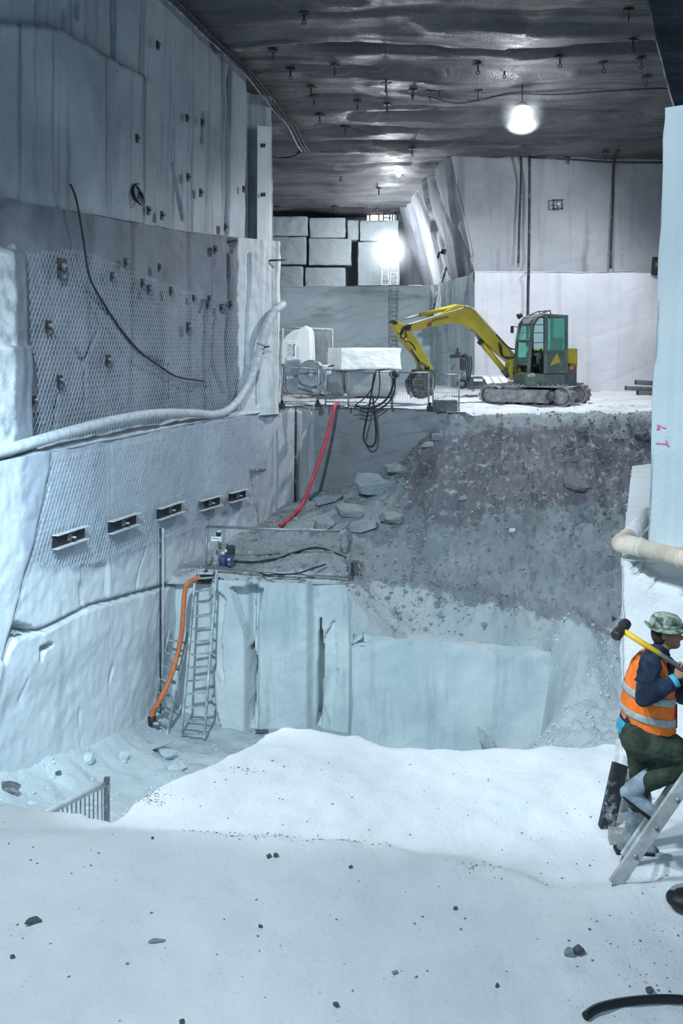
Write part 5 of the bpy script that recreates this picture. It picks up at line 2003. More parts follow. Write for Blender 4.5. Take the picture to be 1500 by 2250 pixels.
# bucket
M['bucketsteel'] = plain('worn_bucket_steel', (.06, .065, .06), .6, .3, dust=.4, dust_col=(.24, .25, .25))
prof = [(914, 812), (944, 812), (948, 828), (946, 848), (940, 866), (920, 874), (904, 866), (899, 850), (897, 838)]
mb = MB()
mb.prism([P(x, y, B0) for x, y in prof], left * -.36, left * -.33).prism([P(x, y, B0) for x, y in prof], left * .33, left * .36)
bk = prof[1:8]
for (q0, q1) in zip(bk[:-1], bk[1:]):
    m0, m1 = P(*q0, B0), P(*q1, B0)
    mb.bar(m0, m1, .72, .03, up=(RZ @ Vector((0, 0, 1))).cross(left) if False else left.cross((m1 - m0).normalized()))
bu = mb.build('bucket', M['bucketsteel'], exc)
for i in range(5):
    yy = B0 - .29 + .145 * i
    c = P(903, 866, yy)
    MB().prism([P(908, 866, yy), P(900, 860, yy), P(902, 876, yy)], left * -.035, left * .035).build('tooth', M['steel'], bu)
mb = MB()
for s in (-.26, -.13, 0, .13, .26):
    for (q0, q1) in zip(bk[:-1], bk[1:]):
        mb.bar(P(*q0, B0 + s) + Vector((0, -.0, 0)), P(*q1, B0 + s), .05, .07)
mb.build('wear_strip', M['charcoal'], bu)
MB().prism([P(x, y, B0) for x, y in ((918, 806), (942, 808), (944, 822), (914, 820))], left * -.10, left * .10).build('bucket_lug', M['charcoal'], bu)
# hoses
mb = MB()
for i, (pts) in enumerate((
        [(1096, 752), (1100, 778), (1108, 784), (1122, 784), (1134, 780)], [(1100, 757), (1104, 780), (1114, 787), (1136, 783)],
        [(1090, 735), (1108, 755), (1120, 765), (1134, 768)], [(893, 718), (885, 727), (880, 738), (885, 744), (892, 738), (890, 728)], [(878, 735), (884, 722), (892, 716), (905, 713)],
        [(889, 748), (900, 752), (908, 760), (912, 768)])):
    mb.tube(smooth_path([P(x, y, B0 + .22 + .03 * (i % 2)) for x, y in pts], 8), .022, 6)
mb.build('hydraulic_hose', M['black'], exc, True)
mb = MB()
mb.tube(smooth_path([P(x, y, B0 + .19) for x, y in ((1126, 779), (1060, 703), (1036, 677), (1020, 672))], 6), .018, 6)
mb.tube(smooth_path([P(x, y, B0 + .19) for x, y in ((1020, 676), (960, 694), (905, 712))], 6), .015, 6)
mb.build('boom_pipe', M['galv'], exc, True)
# boom swing post
sw = [(1116, 792), (1130, 782), (1140, 786), (1140, 834), (1126, 836), (1115, 826), (1112, 812)]
MB().prism([P(x, y, B0) for x, y in sw], left * -.20, left * .20).build('swing_post', M['yellow'], exc, False, .03, 2)
MB().prism([P(x, y, B0) for x, y in ((1121, 806), (1128, 806), (1127, 824), (1121, 822))], left * .195, left * .21).build('swing_slot', M['black'], exc)

# upper structure: cab deck, engine housing, counterweight
zf, zb_ = .66, 2.72


def lbox(mb, x0, x1, y0, y1, z0, z1):
    vs = [G(x, y, z) for x in (x0, x1) for y in (y0, y1) for z in (z0, z1)]
    return mb.add(vs, [(0, 1, 3, 2), (4, 6, 7, 5), (0, 4, 5, 1), (2, 3, 7, 6), (0, 2, 6, 4), (1, 5, 7, 3)])


lbox(lbox(MB(), -.55, .90, .06, 1.06, .62, .98), -.60, .25, -1.05, .10, .62, .98).build('deck', M['darkgreen'], exc, False, .05, 3)
lbox(MB(), -.62, .0, -1.05, .10, .98, 1.62).build('engine_cover', M['darkgreen'], exc, False, .06, 3)
lbox(MB(), -.30, .22, -1.05, .04, .98, 1.25).build('tank_cover', M['charcoal'], exc, False, .05, 3)
# curved counterweight
mbl, mbu = MB(), MB()


def arc_block(mb, r0, r1, z0, z1, x_off, yw):
    n = 14
    vs = []
    for i in range(n + 1):
        u = -1 + 2 * i / n
        y = u * yw
        x1 = x_off - math.sqrt(max(0, r1 * r1 - (y * .62) ** 2)) + r1 - .02
        x0 = -.40
        vs += [G(x0, y, z0), G(-.60 - .20 * math.cos(u * 1.3), y, z0), G(-.60 - .22 * math.cos(u * 1.3), y, z1), G(x0, y, z1)]
    fs = []
    for i in range(n):
        for k in range(4):
            fs.append((i * 4 + k, i * 4 + (k + 1) % 4, (i + 1) * 4 + (k + 1) % 4, (i + 1) * 4 + k))
    fs += [(0, 1, 2, 3), (n * 4 + 3, n * 4 + 2, n * 4 + 1, n * 4)]
    return mb.add(vs, fs)


arc_block(MB(), 1, 1, .64, 1.24, 0, 1.08).build('counterweight', M['charcoal'], exc, False, .04, 3)
arc_block(MB(), 1, 1, 1.24, 1.66, 0, 1.08).build('rear_hood', M['yellow'], exc, False, .06, 3)
MB().cyl(P(1255, 808, 1.07), P(1255, 808, 1.12), .07, 14).build('reflector', plain('orange_reflector', (.75, .18, .05), .3), exc, True)
# cab, left side
cx0, cx1, cy0, cy1 = -.36, .80, .12, 1.08
BP = .32


def CP(f, y, z):
    return G(f, y, z)


cab = MB()


def pil(mb, pts, w=.07):
    for a, b in zip(pts[:-1], pts[1:]):
        mb.bar(CP(*a), CP(*b), w, w)
    return mb


side = [(cx0, .98), (cx0, zb_ - .06), (.36, zb_), (.58, zb_ - .09), (.71, zb_ - .28), (cx1, 1.95), (cx1 + .06, .98)]   # silhouette of the cab side: forward, up
for y in (cy0, cy1):
    pil(cab, [(f, y, z) for f, z in side], .085)
    pil(cab, [(BP, y, .98), (BP, y, zb_ - .02)], .11)
    pil(cab, [(cx0, y, 1.62), (BP, y, 1.62)], .08)
for f, z in side[:-1]:
    pil(cab, [(f, cy0, z), (f, cy1, z)], .08)
pil(cab, [(cx1 + .03, cy0, 1.25), (cx1 + .03, cy1, 1.25)], .07)
ca = cab.build('cab', M['darkgreen'], exc, False, .012, 1)
# solid lower side panel behind the door and the roof
mb = MB()
lbox(mb, cx0 - .02, BP, cy1 - .03, cy1 + .015, .98, 1.62)
lbox(mb, cx0 - .03, cx0 + .02, cy0, cy1, .98, 1.62)
mb.build('side_panel', M['darkgreen'], ca, False, .008, 1)
mb = MB()
rp = [(cx0 - .05, zb_ - .08), (cx0 - .05, zb_ + .0), (.36, zb_ + .04), (.60, zb_ - .05), (.76, zb_ - .26), (.72, zb_ - .30), (.57, zb_ - .11), (.34, zb_ - .04)]
vs = [CP(f, cy0 - .04, z) for f, z in rp] + [CP(f, cy1 + .04, z) for f, z in rp]
n = len(rp)
mb.add(vs, [tuple(range(n - 1, -1, -1)), tuple(range(n, 2 * n))] + [(i, (i + 1) % n, n + (i + 1) % n, n + i) for i in range(n)])
mb.build('cab_roof', M['charcoal'], ca, False, .02, 2)
# roof guard
mb = MB()
for y in (cy0 + .1, cy1 - .1):
    mb.tube([CP(.75, y, zb_ - .22), CP(.45, y, zb_ + .02), CP(.12, y, zb_ + .14), CP(.10, y, zb_ + .03)], .022, 6)
mb.tube([CP(.12, cy0 + .1, zb_ + .13), CP(.12, cy1 - .1, zb_ + .13)], .022, 6)
mb.build('roof_guard', M['charcoal'], ca, True)
G1 = glass('green_cab_glass', (.45, .85, .76), .22)
G2 = glass('clear_cab_glass', (.75, .9, .9), .12)


def pane(name, pts, mat):
    o = link(name, [CP(*p) for p in pts], [tuple(range(len(pts)))], mat, ca, False)
    sd = o.modifiers.new('solid', 'SOLIDIFY')
    sd.thickness = .012
    return o


pane('rear_side_window', [(cx0 + .04, cy1 - .01, 1.66), (cx0 + .04, cy1 - .01, zb_ - .10), (BP - .04, cy1 - .01, zb_ - .08), (BP - .04, cy1 - .01, 1.66)], G1)
pane('windscreen', [(cx1, cy0 + .04, 1.28), (cx1 - .02, cy0 + .04, 1.92), (.71, cy0 + .04, zb_ - .30), (.71, cy1 - .04, zb_ - .30), (cx1 - .02, cy1 - .04, 1.92), (cx1, cy1 - .04, 1.28)][0:6], G1)
pane('rear_window', [(cx0 + .01, cy0 + .05, 1.66), (cx0 + .01, cy0 + .05, zb_ - .12), (cx0 + .01, cy1 - .05, zb_ - .12), (cx0 + .01, cy1 - .05, 1.66)], G1)
pane('far_side_window', [(cx0 + .04, cy0 + .01, 1.66), (cx0 + .04, cy0 + .01, zb_ - .10), (BP - .04, cy0 + .01, zb_ - .08), (BP - .04, cy0 + .01, 1.66)], G2)
mb = MB()
for z in (1.9, 2.2, 2.45):
    mb.bar(CP(.10, cy0, z), CP(.66, cy0, z), .02, .02)
    mb.bar(CP(cx0, cy0 + .0, z), CP(.10, cy0, z), .02, .02)
mb.bar(CP(-.2, cy0, 1.66), CP(-.2, cy0, 2.6), .02, .02)
mb.build('window_bars', M['charcoal'], ca)
# yellow triangle stripe on the side panel
MB().prism([P(x, y, cy1 + .012) for x, y in ((1207, 804), (1224, 773), (1230, 796))], left * 0, left * .006).build('arrow_mark', plain('ochre_mark', (.42, .30, .06), .5), ca)
MB().prism([P(x, y, 1.062) for x, y in ((1158, 820), (1172, 819), (1177, 825), (1172, 828), (1158, 828))], left * 0, left * .008).build('step_badge', plain('badge_grey', (.32, .36, .33), .5), ca)
# seat, console, levers
se = MB()
lbox(se, -.42, .10, .35, .85, 1.02, 1.36)
sx = lbox(MB(), -.42, .08, .35, .85, 1.02, 1.38).build('seat', M['black'], exc, False, .05, 3)
mb = MB()
vs = [G(x, y, z) for y in (.36, .84) for x, z in ((-.08, 1.36), (-.24, 1.36), (-.42, 1.98), (-.30, 2.06), (-.22, 1.98))]
mb.add(vs, [(4, 3, 2, 1, 0), (5, 6, 7, 8, 9), (0, 1, 6, 5), (1, 2, 7, 6), (2, 3, 8, 7), (3, 4, 9, 8), (4, 0, 5, 9)])
mb.build('seat_back', M['darkgreen'], sx, False, .03, 2)
mb = MB()
mb.bar(G(.30, .25, 1.0), G(.36, .25, 1.48), .16, .16).bar(G(.30, .90, 1.0), G(.34, .90, 1.42), .14, .14)
mb.build('console', M['black'], exc)
mb = MB()
for y in (.3, .85):
    mb.cyl(G(.30, y, 1.4), G(.36, y, 1.66), .018, 8).sphere(G(.36, y, 1.68), .04, 10, 8)
mb.build('lever', M['black'], exc, True)
lbox(MB(), .50, .68, .12, .50, 1.0, 1.45).build('dashboard', M['black'], exc, False, .03, 2)
# mirror, lamp
mb = MB()
mb.cyl(CP(.72, cy0 - .02, 2.36), CP(.92, cy0 - .08, 2.40), .014, 6)
mr = mb.build('mirror_arm', M['black'], ca)
MB().box(CP(.92, cy0 - .10, 2.30), (.06, .14, .22), Matrix.Rotation(ROT, 3, 'Z')).build('mirror', M['black'], ca, False, .02)
MB().cyl(CP(.74, cy0 + .2, zb_ + .02), CP(.86, cy0 + .2, zb_ - .04), .06, 12, .085).build('cab_lamp', M['black'], ca, True)

# turntable and tracks (undercarriage stands turned against the cab)
MB().cyl(G(0, 0, .42), G(0, 0, .64), .52, 28).build('turntable', M['black'], exc, True)
TH = math.radians(-28)
TR = Matrix.Rotation(TH, 3, 'Z')     # world: along-track x axis (1,0) -> (cos28,-sin28)


def T(x, y, z):
    return Vector((XR.x - .12, XR.y, XR.z)) + TR @ Vector((x, y, z))


mb = MB()
vs = [T(x, y, z) for x in (-.75, .75) for y in (-.75, .75) for z in (.2, .46)]
mb.add(vs, [(0, 1, 3, 2), (4, 6, 7, 5), (0, 4, 5, 1), (2, 3, 7, 6), (0, 2, 6, 4), (1, 5, 7, 3)])
mb.build('undercarriage', M['charcoal'], exc, False, .04)


def stadium(half, r, n=14):
    pts = []
    for i in range(n + 1):
        a = -PI / 2 + PI * i / n
        pts.append((half + r * math.cos(a), r + r * math.sin(a)))
    for i in range(n + 1):
        a = PI / 2 + PI * i / n
        pts.append((-half + r * math.cos(a), r + r * math.sin(a)))
    return pts


for side_ in (-1, 1):
    y0 = side_ * .90
    hw = .24
    half, r = 1.10, .31
    out = stadium(half, r)
    inn_ = [(x * (1 - .05 / 1.4), .31 + (z - .31) * .84) for x, z in out]
    mb = MB()
    n = len(out)
    vs = []
    for (a, b) in zip(out, inn_):
        vs += [T(a[0], y0 - hw, a[1]), T(a[0], y0 + hw, a[1]), T(b[0], y0 + hw, b[1]), T(b[0], y0 - hw, b[1])]
    fs = []
    for i in range(n):
        j = (i + 1) % n
        for k in range(4):
            fs.append((i * 4 + k, i * 4 + (k + 1) % 4, j * 4 + (k + 1) % 4, j * 4 + k))
    mb.add(vs, fs)
    # grousers spaced round the loop
    per = []
    cum = [0]
    for i in range(n):
        j = (i + 1) % n
        cum.append(cum[-1] + math.dist(out[i], out[j]))
    N = 42
    for k in range(N):
        s = cum[-1] * k / N
        for i in range(n):
            if cum[i] <= s < cum[i + 1]:
                j = (i + 1) % n
                u = (s - cum[i]) / (cum[i + 1] - cum[i] + 1e-9)
                px_, pz_ = out[i][0] + (out[j][0] - out[i][0]) * u, out[i][1] + (out[j][1] - out[i][1]) * u
                dx, dz = out[j][0] - out[i][0], out[j][1] - out[i][1]
                l_ = math.hypot(dx, dz) + 1e-9
                nx_, nz_ = dz / l_, -dx / l_
                mb.bar(T(px_ + nx_ * .01, y0 - hw, pz_ + nz_ * .01), T(px_ + nx_ * .01, y0 + hw, pz_ + nz_ * .01), .055 if False else .05, .06)
                break
    tk = mb.build('track', M['track'], exc)
    # frame, sprocket, idler, rollers
    mbf = MB()
    vs = [T(x, y0 + yy, z) for x in (-1.26, .74) for yy in (-.215, .215) for z in (.10, .50)]
    mbf.add(vs, [(0, 1, 3, 2), (4, 6, 7, 5), (0, 4, 5, 1), (2, 3, 7, 6), (0, 2, 6, 4), (1, 5, 7, 3)])
    mbf.build('track_frame', M['track'], tk, False, .03)
    MB().cyl(T(1.08, y0 - .2, .31), T(1.08, y0 + .2, .31), .24, 20).build('sprocket', M['track'], tk, True)
    MB().cyl(T(.80, y0 - .235, .31), T(.80, y0 + .235, .31), .15, 18).build('drive_hub', M['charcoal'], tk, True)
    MB().cyl(T(-1.08, y0 - .2, .31), T(-1.08, y0 + .2, .31), .24, 20).build('idler', M['track'], tk, True)
    for i in range(5):
        MB().cyl(T(-.7 + .33 * i, y0 - .18, .10), T(-.7 + .33 * i, y0 + .18, .10), .075, 12).build('roller', M['charcoal'], tk, True)


# ------------------------------------------------------------------ worker on the ladder
YM = 7.24


def H(x, y, Y=YM):
    return W(x, y, Y)


def cloth(name, col, var=.18, nscale=14, bump=.5, col2=None):
    m, nt, b = _nt(name)
    N = nt.nodes.new
    tc = N('ShaderNodeTexCoord')
    n = N('ShaderNodeTexNoise')
    n.inputs['Scale'].default_value = nscale
    n.inputs['Detail'].default_value = 6
    n.inputs['Distortion'].default_value = 0.6
    lk(nt, tc.outputs['Object'], n.inputs['Vector'])
    r = N('ShaderNodeValToRGB')
    r.color_ramp.elements[0].position = .38
    r.color_ramp.elements[1].position = .62
    r.color_ramp.elements[0].color = (*[c * (1 - var) for c in col], 1)
    c2 = col2 or [min(1, c * (1 + var)) for c in col]
    r.color_ramp.elements[1].color = (*c2, 1)
    lk(nt, n.outputs['Fac'], r.inputs['Fac'])
    lk(nt, r.outputs['Color'], b.inputs['Base Color'])
    b.inputs['Roughness'].default_value = .85
    b.inputs['Specular IOR Level'].default_value = .2
    bp = N('ShaderNodeBump')
    bp.inputs['Strength'].default_value = bump
    bp.inputs['Distance'].default_value = .02
    lk(nt, n.outputs['Fac'], bp.inputs['Height'])
    lk(nt, bp.outputs['Normal'], b.inputs['Normal'])
    return m


M['skin'] = cloth('skin', (.34, .19, .125), .08, 30, .1)
M['navy'] = cloth('navy_jacket', (.019, .029, .054), .45, 9, .9)
M['olive'] = cloth('olive_trousers', (.040, .055, .040), .4, 9, .9)
M['vest'] = cloth('orange_vest', (.90, .20, .035), .12, 10, .6)
M['tape'] = cloth('reflective_tape', (.38, .42, .40), .15, 30, .2)
M['teal'] = cloth('teal_shirt', (.06, .36, .48), .25, 18, .6)
M['camo'] = cloth('camouflage_cap', (.075, .105, .075), .3, 17, .4, (.42, .50, .42))
M['boot'] = plain('dusty_rubber_boot', (.045, .055, .065), .6, dust=.55, dust_col=(.34, .42, .47), nscale=6)
M['bootpale'] = plain('dust_coated_boot', (.20, .25, .30), .7, dust=.5, dust_col=(.40, .48, .54), nscale=7)

wk = thing('person', 'worker in an orange vest and camouflage hat stepping onto a ladder, carrying a sledgehammer', 'person', H(1395, 1880, 7.4))


def ell_ring(c, u, v, n=20, e=2.3):
    out = []
    for i in range(n):
        a = 2 * PI * i / n
        ca, sa = math.cos(a), math.sin(a)
        out.append(c + u * (math.copysign(abs(ca) ** (2 / e), ca)) + v * (math.copysign(abs(sa) ** (2 / e), sa)))
    return out


def loft(mb, rings, caps=True):
    n = len(rings[0])
    vs = [p for r in rings for p in r]
    fs = []
    for i in range(len(rings) - 1):
        for k in range(n):
            fs.append((i * n + k, i * n + (k + 1) % n, (i + 1) * n + (k + 1) % n, (i + 1) * n + k))
    if caps:
        fs.append(tuple(range(n - 1, -1, -1)))
        fs.append(tuple((len(rings) - 1) * n + k for k in range(n)))
    return mb.add(vs, fs)


def limb(mb, pts, rs, n=14, sm=5):
    path = smooth_path(pts, sm)
    k = len(pts) - 1
    rr = []
    for i in range(len(path)):
        f = i / (len(path) - 1) * k
        a = min(int(f), k - 1)
        rr.append(rs[a] + (rs[a + 1] - rs[a]) * (f - a))
    mb.tube(path, rr, n)
    mb.sphere(path[0], rr[0], 12, 8).sphere(path[-1], rr[-1], 12, 8)
    return mb


def organic(mb, name, mat, parent, voxel, smooth=3, wr=0.0, wscale=.12):
    o = mb.build(name, mat, parent, True)
    md = o.modifiers.new('union', 'REMESH')
    md.mode = 'VOXEL'
    md.voxel_size = voxel
    md.use_smooth_shade = True
    if wr > 0:
        tx = bpy.data.textures.new(name + '_folds', 'CLOUDS')
        tx.noise_scale = wscale
        tx.noise_depth = 2
        dm = o.modifiers.new('folds', 'DISPLACE')
        dm.texture = tx
        dm.strength = wr
        dm.texture_coords = 'LOCAL'
        dm.mid_level = .5
    if smooth:
        sm = o.modifiers.new('relax', 'SMOOTH')
        sm.factor = .5
        sm.iterations = smooth
    return o


def torso_rings(rows, grow=0.0):
    """rows: (x, y, half front-back, half side, tilt)"""
    out = []
    for x, y, hf, hs, ti in rows:
        u = Vector((math.cos(ti), 0, math.sin(ti))) * (hf + grow)
        v = Vector((0, 1, 0)) * (hs + grow)
        out.append(ell_ring(H(x, y), u, v))
    return out


TR_ = [(1410, 1640, .13, .16, -.05), (1412, 1615, .15, .175, -.1), (1415, 1580, .15, .165, -.15), (1421, 1535, .15, .17, -.2), (1428, 1495, .15, .185, -.25), (1437, 1462, .125, .185, -.3), (1446, 1444, .085, .12, -.3), (1450, 1435, .06, .07, -.3)]
# joints
SHn, ELn, WRn = H(1428, 1463, 7.04), H(1415, 1533, 6.94), H(1482, 1496, 6.96)
SHf, ELf, WRf = H(1456, 1462, 7.42), H(1496, 1528, 7.42), H(1522, 1492, 7.12)
HIn, KNn, ANn = H(1412, 1622, 7.14), H(1514, 1668, 7.10), H(1404, 1726, 7.14)
HIf, KNf, ANf = H(1406, 1626, 7.38), H(1408, 1722, 7.50), H(1384, 1836, 7.56)
HT = H(1364, 1383, 7.21)       # hammer head
HB = H(1560, 1508, 6.86)       # end of the handle
hd = (HB - HT).normalized()

body = MB()
loft(body, torso_rings([(a, b, c * .86, d * .9, e) for a, b, c, d, e in TR_]))
limb(body, [H(1448, 1440), H(1455, 1420), H(1462, 1404)], [.062, .056, .055])
# head: skull, face, jaw, nose, brow, ears
hc = H(1463, 1391)
body.sphere(hc, .1, 20, 14, (.98, .78, 1.06))
body.sphere(H(1474, 1402), .075, 16, 12, (.86, .80, 1.05))
body.sphere(H(1481, 1414), .045, 14, 10, (.95, .95, .85))
loft(body, [ell_ring(H(1488, 1390), Vector((.012, 0, 0)), Vector((0, .012, 0)), 10), ell_ring(H(1493, 1398), Vector((.024, 0, 0)), Vector((0, .016, 0)), 10), ell_ring(H(1496, 1404), Vector((.024, 0, 0)), Vector((0, .019, 0)), 10), ell_ring(H(1491, 1407), Vector((.012, 0, 0)), Vector((0, .014, 0)), 10)])
body.sphere(H(1490, 1388), .022, 10, 8, (.7, 1.9, .6))
body.sphere(H(1489, 1411), .016, 10, 8, (.9, 1.7, .55))
body.sphere(H(1488, 1415.5), .016, 10, 8, (.9, 1.6, .55))
for sy in (-1, 1):
    body.sphere(H(1459, 1397, YM + sy * .08), .03, 10, 8, (.75, .35, 1.05))
    body.sphere(H(1487, 1393, YM + sy * .032), .013, 8, 6)
limb(body, [SHn, ELn, WRn], [.055, .042, .028])
limb(body, [SHf, ELf, WRf], [.055, .042, .028])
limb(body, [HIn, KNn, ANn], [.095, .06, .04])
limb(body, [HIf, KNf, ANf], [.095, .06, .04])
body.tube([ANn, H(1376, 1744, 7.14), H(1440, 1796, 7.14)], [.04, .035, .03], 10)
body.tube([ANf, H(1372, 1866, 7.56), H(1432, 1872, 7.56)], [.04, .035, .03], 10)


def grip(wrist, along, s0, sign):
    """palm and five separate fingers closed round the handle"""
    c = HT + hd * s0
    side = (wrist - c)
    side = (side - hd * side.dot(hd)).normalized()
    nrm = hd.cross(side)
    palm = c + side * .036
    loft(body, [ell_ring(wrist, hd * .026, nrm * .020, 12), ell_ring(wrist.lerp(palm, .5), hd * .034, nrm * .020, 12), ell_ring(palm, hd * .043, nrm * .016, 12), ell_ring(c + side * .026, hd * .042, nrm * .013, 12)])
    for i, (rf, L_) in enumerate(((.0085, 4.3), (.0088, 4.7), (.0085, 4.4), (.0072, 3.7))):
        o = (i - 1.5) * .0225
        R0 = .027
        pts = []
        for k in range(9):
            a = .15 + L_ * k / 8 * sign
            pts.append(c + hd * o + side * (R0 * math.cos(a)) + nrm * (R0 * math.sin(a)))
        pts = [palm + hd * o * .9] + pts
        body.tube(pts, [rf * 1.1] * 2 + [rf] * 6 + [rf * .85, rf * .6], 8)
    pts = [palm + hd * .035 - nrm * .004 * sign]
    for k in range(6):
        a = -.5 * sign - 2.6 * k / 5 * sign
        pts.append(c + hd * (.052 - .004 * k) + side * (.028 * math.cos(a)) + nrm * (.028 * math.sin(a)))
    body.tube(pts, [.012, .012, .011, .0105, .010, .0095, .008], 8)


sA = (H(1499, 1469, 6.97) - HT).dot(hd)
grip(WRn + (HT + hd * sA - WRn) * .28, hd, sA, 1)
sB = (H(1538, 1496, 6.9) - HT).dot(hd)
grip(WRf + (HT + hd * sB - WRf) * .28, hd, sB, -1)
organic(body, 'body', M['skin'], wk, .0048, 2)

# clothing
jk = MB()
loft(jk, torso_rings(TR_[1:], .012))
limb(jk, [SHn + Vector((.02, .06, .02)), SHn, (SHn + ELn) / 2, ELn], [.075, .078, .072, .066])
limb(jk, [ELn, (ELn + WRn) / 2, WRn - (WRn - ELn) * .06], [.066, .064, .050])
limb(jk, [SHf - Vector((0, .06, -.02)), SHf, (SHf + ELf) / 2, ELf], [.075, .078, .072, .066])
limb(jk, [ELf, (ELf + WRf) / 2, WRf], [.066, .060, .048])
limb(jk, [H(1441, 1446), H(1449, 1430)], [.085, .072])
organic(jk, 'jacket', M['navy'], wk, .011, 2, .022, .09)
cf = MB()
cf.tube([WRn - (WRn - ELn) * .10, WRn + (WRn - ELn) * .06], [.050, .047], 16)
cf.build('cuff', M['teal'], wk, True)
tr = MB()
loft(tr, torso_rings([(1408, 1655, .10, .15, 0), (1410, 1630, .155, .19, -.05), (1413, 1605, .172, .195, -.1), (1415, 1590, .165, .185, -.12)]))
limb(tr, [HIn + Vector((-.03, 0, 0)), HIn.lerp(KNn, .5) + Vector((0, 0, .01)), KNn], [.135, .122, .092])
limb(tr, [KNn, KNn.lerp(ANn, .45), KNn.lerp(ANn, .86)], [.090, .088, .072])
limb(tr, [HIf, HIf.lerp(KNf, .5), KNf, KNf.lerp(ANf, .35)], [.118, .098, .082, .075])
organic(tr, 'trousers', M['olive'], wk, .011, 2, .024, .10)
# vest: open shell with two reflective bands, strap over the near shoulder
VR = [(1424, 1592, .19, .215, -.18), (1422, 1560, .188, .212, -.18), (1424, 1525, .178, .205, -.2), (1428, 1495, .168, .2, -.25), (1434, 1466, .142, .192, -.3), (1440, 1448, .112, .160, -.32), (1445, 1438, .09, .115, -.32)]
vs_ = MB()
loft(vs_, torso_rings(VR), True)
limb(vs_, [H(1414, 1450, 7.10), H(1434, 1448, 7.09), H(1450, 1468, 7.07), H(1460, 1504, 7.06)], [.034, .036, .040, .040], 10)
limb(vs_, [H(1424, 1440, 7.39), H(1446, 1438, 7.42), H(1460, 1462, 7.42), H(1466, 1500, 7.4)], [.040, .046, .046, .040], 10)
organic(vs_, 'vest', M['vest'], wk, .011, 3, .020, .08)


def lerp_rows(rows, y):
    for a, b in zip(rows[:-1], rows[1:]):
        if b[1] <= y <= a[1]:
            f = (a[1] - y) / (a[1] - b[1])
            return tuple(p + (q - p) * f for p, q in zip(a, b))
    return rows[-1]


def band(y0, y1, mat, name, grow):
    rows = [lerp_rows(VR, y0 + (y1 - y0) * k / 3) for k in range(4)]
    mb = MB()
    loft(mb, torso_rings(rows, grow), False)
    o = mb.build(name, mat, wk, True)
    sd = o.modifiers.new('solid', 'SOLIDIFY')
    sd.thickness = .006
    return o


band(1572, 1556, M['tape'], 'reflective_band', .006)
band(1528, 1512, M['tape'], 'reflective_band', .007)
hm = MB()
loft(hm, torso_rings([(1412, 1612, .186, .205, -.12), (1416, 1600, .190, .210, -.15), (1420, 1588, .186, .205, -.15)]), False)
hm.build('shirt_hem', M['teal'], wk, True)
# front edge of the vest, dark red lining hanging forward
MB().prism([H(1474, 1540, 7.18), H(1482, 1540, 7.18), H(1482, 1594, 7.18), H(1468, 1588, 7.18)], (0, -.06, 0), (0, .02, 0)).build('vest_flap', cloth('vest_lining', (.22, .03, .03)), wk, False, .005, 1)
col_ = MB()
for sgn in (1,):
    loft(col_, [ell_ring(H(1444, 1442), Vector((.085, 0, -.03)), Vector((0, .085, 0)), 18), ell_ring(H(1447, 1426), Vector((.078, 0, -.03)), Vector((0, .078, 0)), 18)], False)
co = col_.build('collar', M['navy'], wk, True)
sd = co.modifiers.new('solid', 'SOLIDIFY')
sd.thickness = .01
# hair at the back of the head
hr = MB()
hr.sphere(H(1451, 1392), .088, 16, 12, (.80, .86, 1.0))
organic(hr, 'hair', plain('dark_hair', (.03, .026, .024), .8), wk, .01, 1)
# soft hat: crown and turned-up brim
cp = MB()
cc = H(1463, 1382)
rings = []
for k, (dz, rx, ry) in enumerate(((0.0, .112, .098), (.03, .116, .10), (.065, .108, .094), (.092, .085, .075), (.105, .04, .036))):
    rings.append(ell_ring(cc + Vector((.0 - .1 * 0, 0, dz + .012)), Vector((rx, 0, -.006)), Vector((0, ry, 0)), 22, 2.1))
loft(cp, rings, True)
crown = cp.build('hat', M['camo'], wk, True)
br = MB()
r0 = ell_ring(cc + Vector((0, 0, .012)), Vector((.110, 0, 0)), Vector((0, .096, 0)), 28, 2)
r1, r2 = [], []
for i, p in enumerate(r0):
    a = 2 * PI * i / 28
    d_ = (p - cc)
    d_.z = 0
    lift = .030 * max(0, -math.cos(a)) ** 2 - .022 * abs(math.sin(a)) ** 2 + .010 * math.sin(3 * a)
    r1.append(p + d_ * .20 + Vector((0, 0, lift * .3 - .006)))
    r2.append(p + d_ * .42 + Vector((0, 0, lift)))
loft(br, [r0, r1, r2], False)
bo_ = br.build('hat_brim', M['camo'], crown, True)
sd = bo_.modifiers.new('solid', 'SOLIDIFY')
sd.thickness = .008
# boots
bt = MB()
limb(bt, [H(1428, 1708, 7.13), H(1404, 1724, 7.14), H(1386, 1736, 7.14)], [.066, .062, .058])
limb(bt, [H(1378, 1742, 7.14), H(1412, 1768, 7.14), H(1448, 1798, 7.14)], [.055, .052, .042])
b1 = organic(bt, 'boot', M['bootpale'], wk, .008, 2, .008, .05)
so = MB()
so.prism([H(1363, 1746, 7.14), H(1372, 1756, 7.14), H(1440, 1812, 7.14), H(1450, 1808, 7.14), H(1410, 1778, 7.14), H(1372, 1746, 7.14)], (0, -.045, 0), (0, .045, 0))
so.build('sole', M['black'], b1, False, .006, 1)
bt = MB()
limb(bt, [H(1409, 1752, 7.53), H(1398, 1795, 7.55), H(1386, 1838, 7.56), H(1378, 1858, 7.56)], [.078, .070, .066, .062])
limb(bt, [H(1370, 1864, 7.56), H(1402, 1864, 7.55), H(1436, 1870, 7.53)], [.055, .054, .040])
b2 = organic(bt, 'boot', M['boot'], wk, .008, 2, .008, .05)
zg = h_near1(H(1400, 1870, 7.55).x, 7.55)
so = MB()
a_, b_ = H(1350, 1870, 7.56), H(1448, 1876, 7.53)
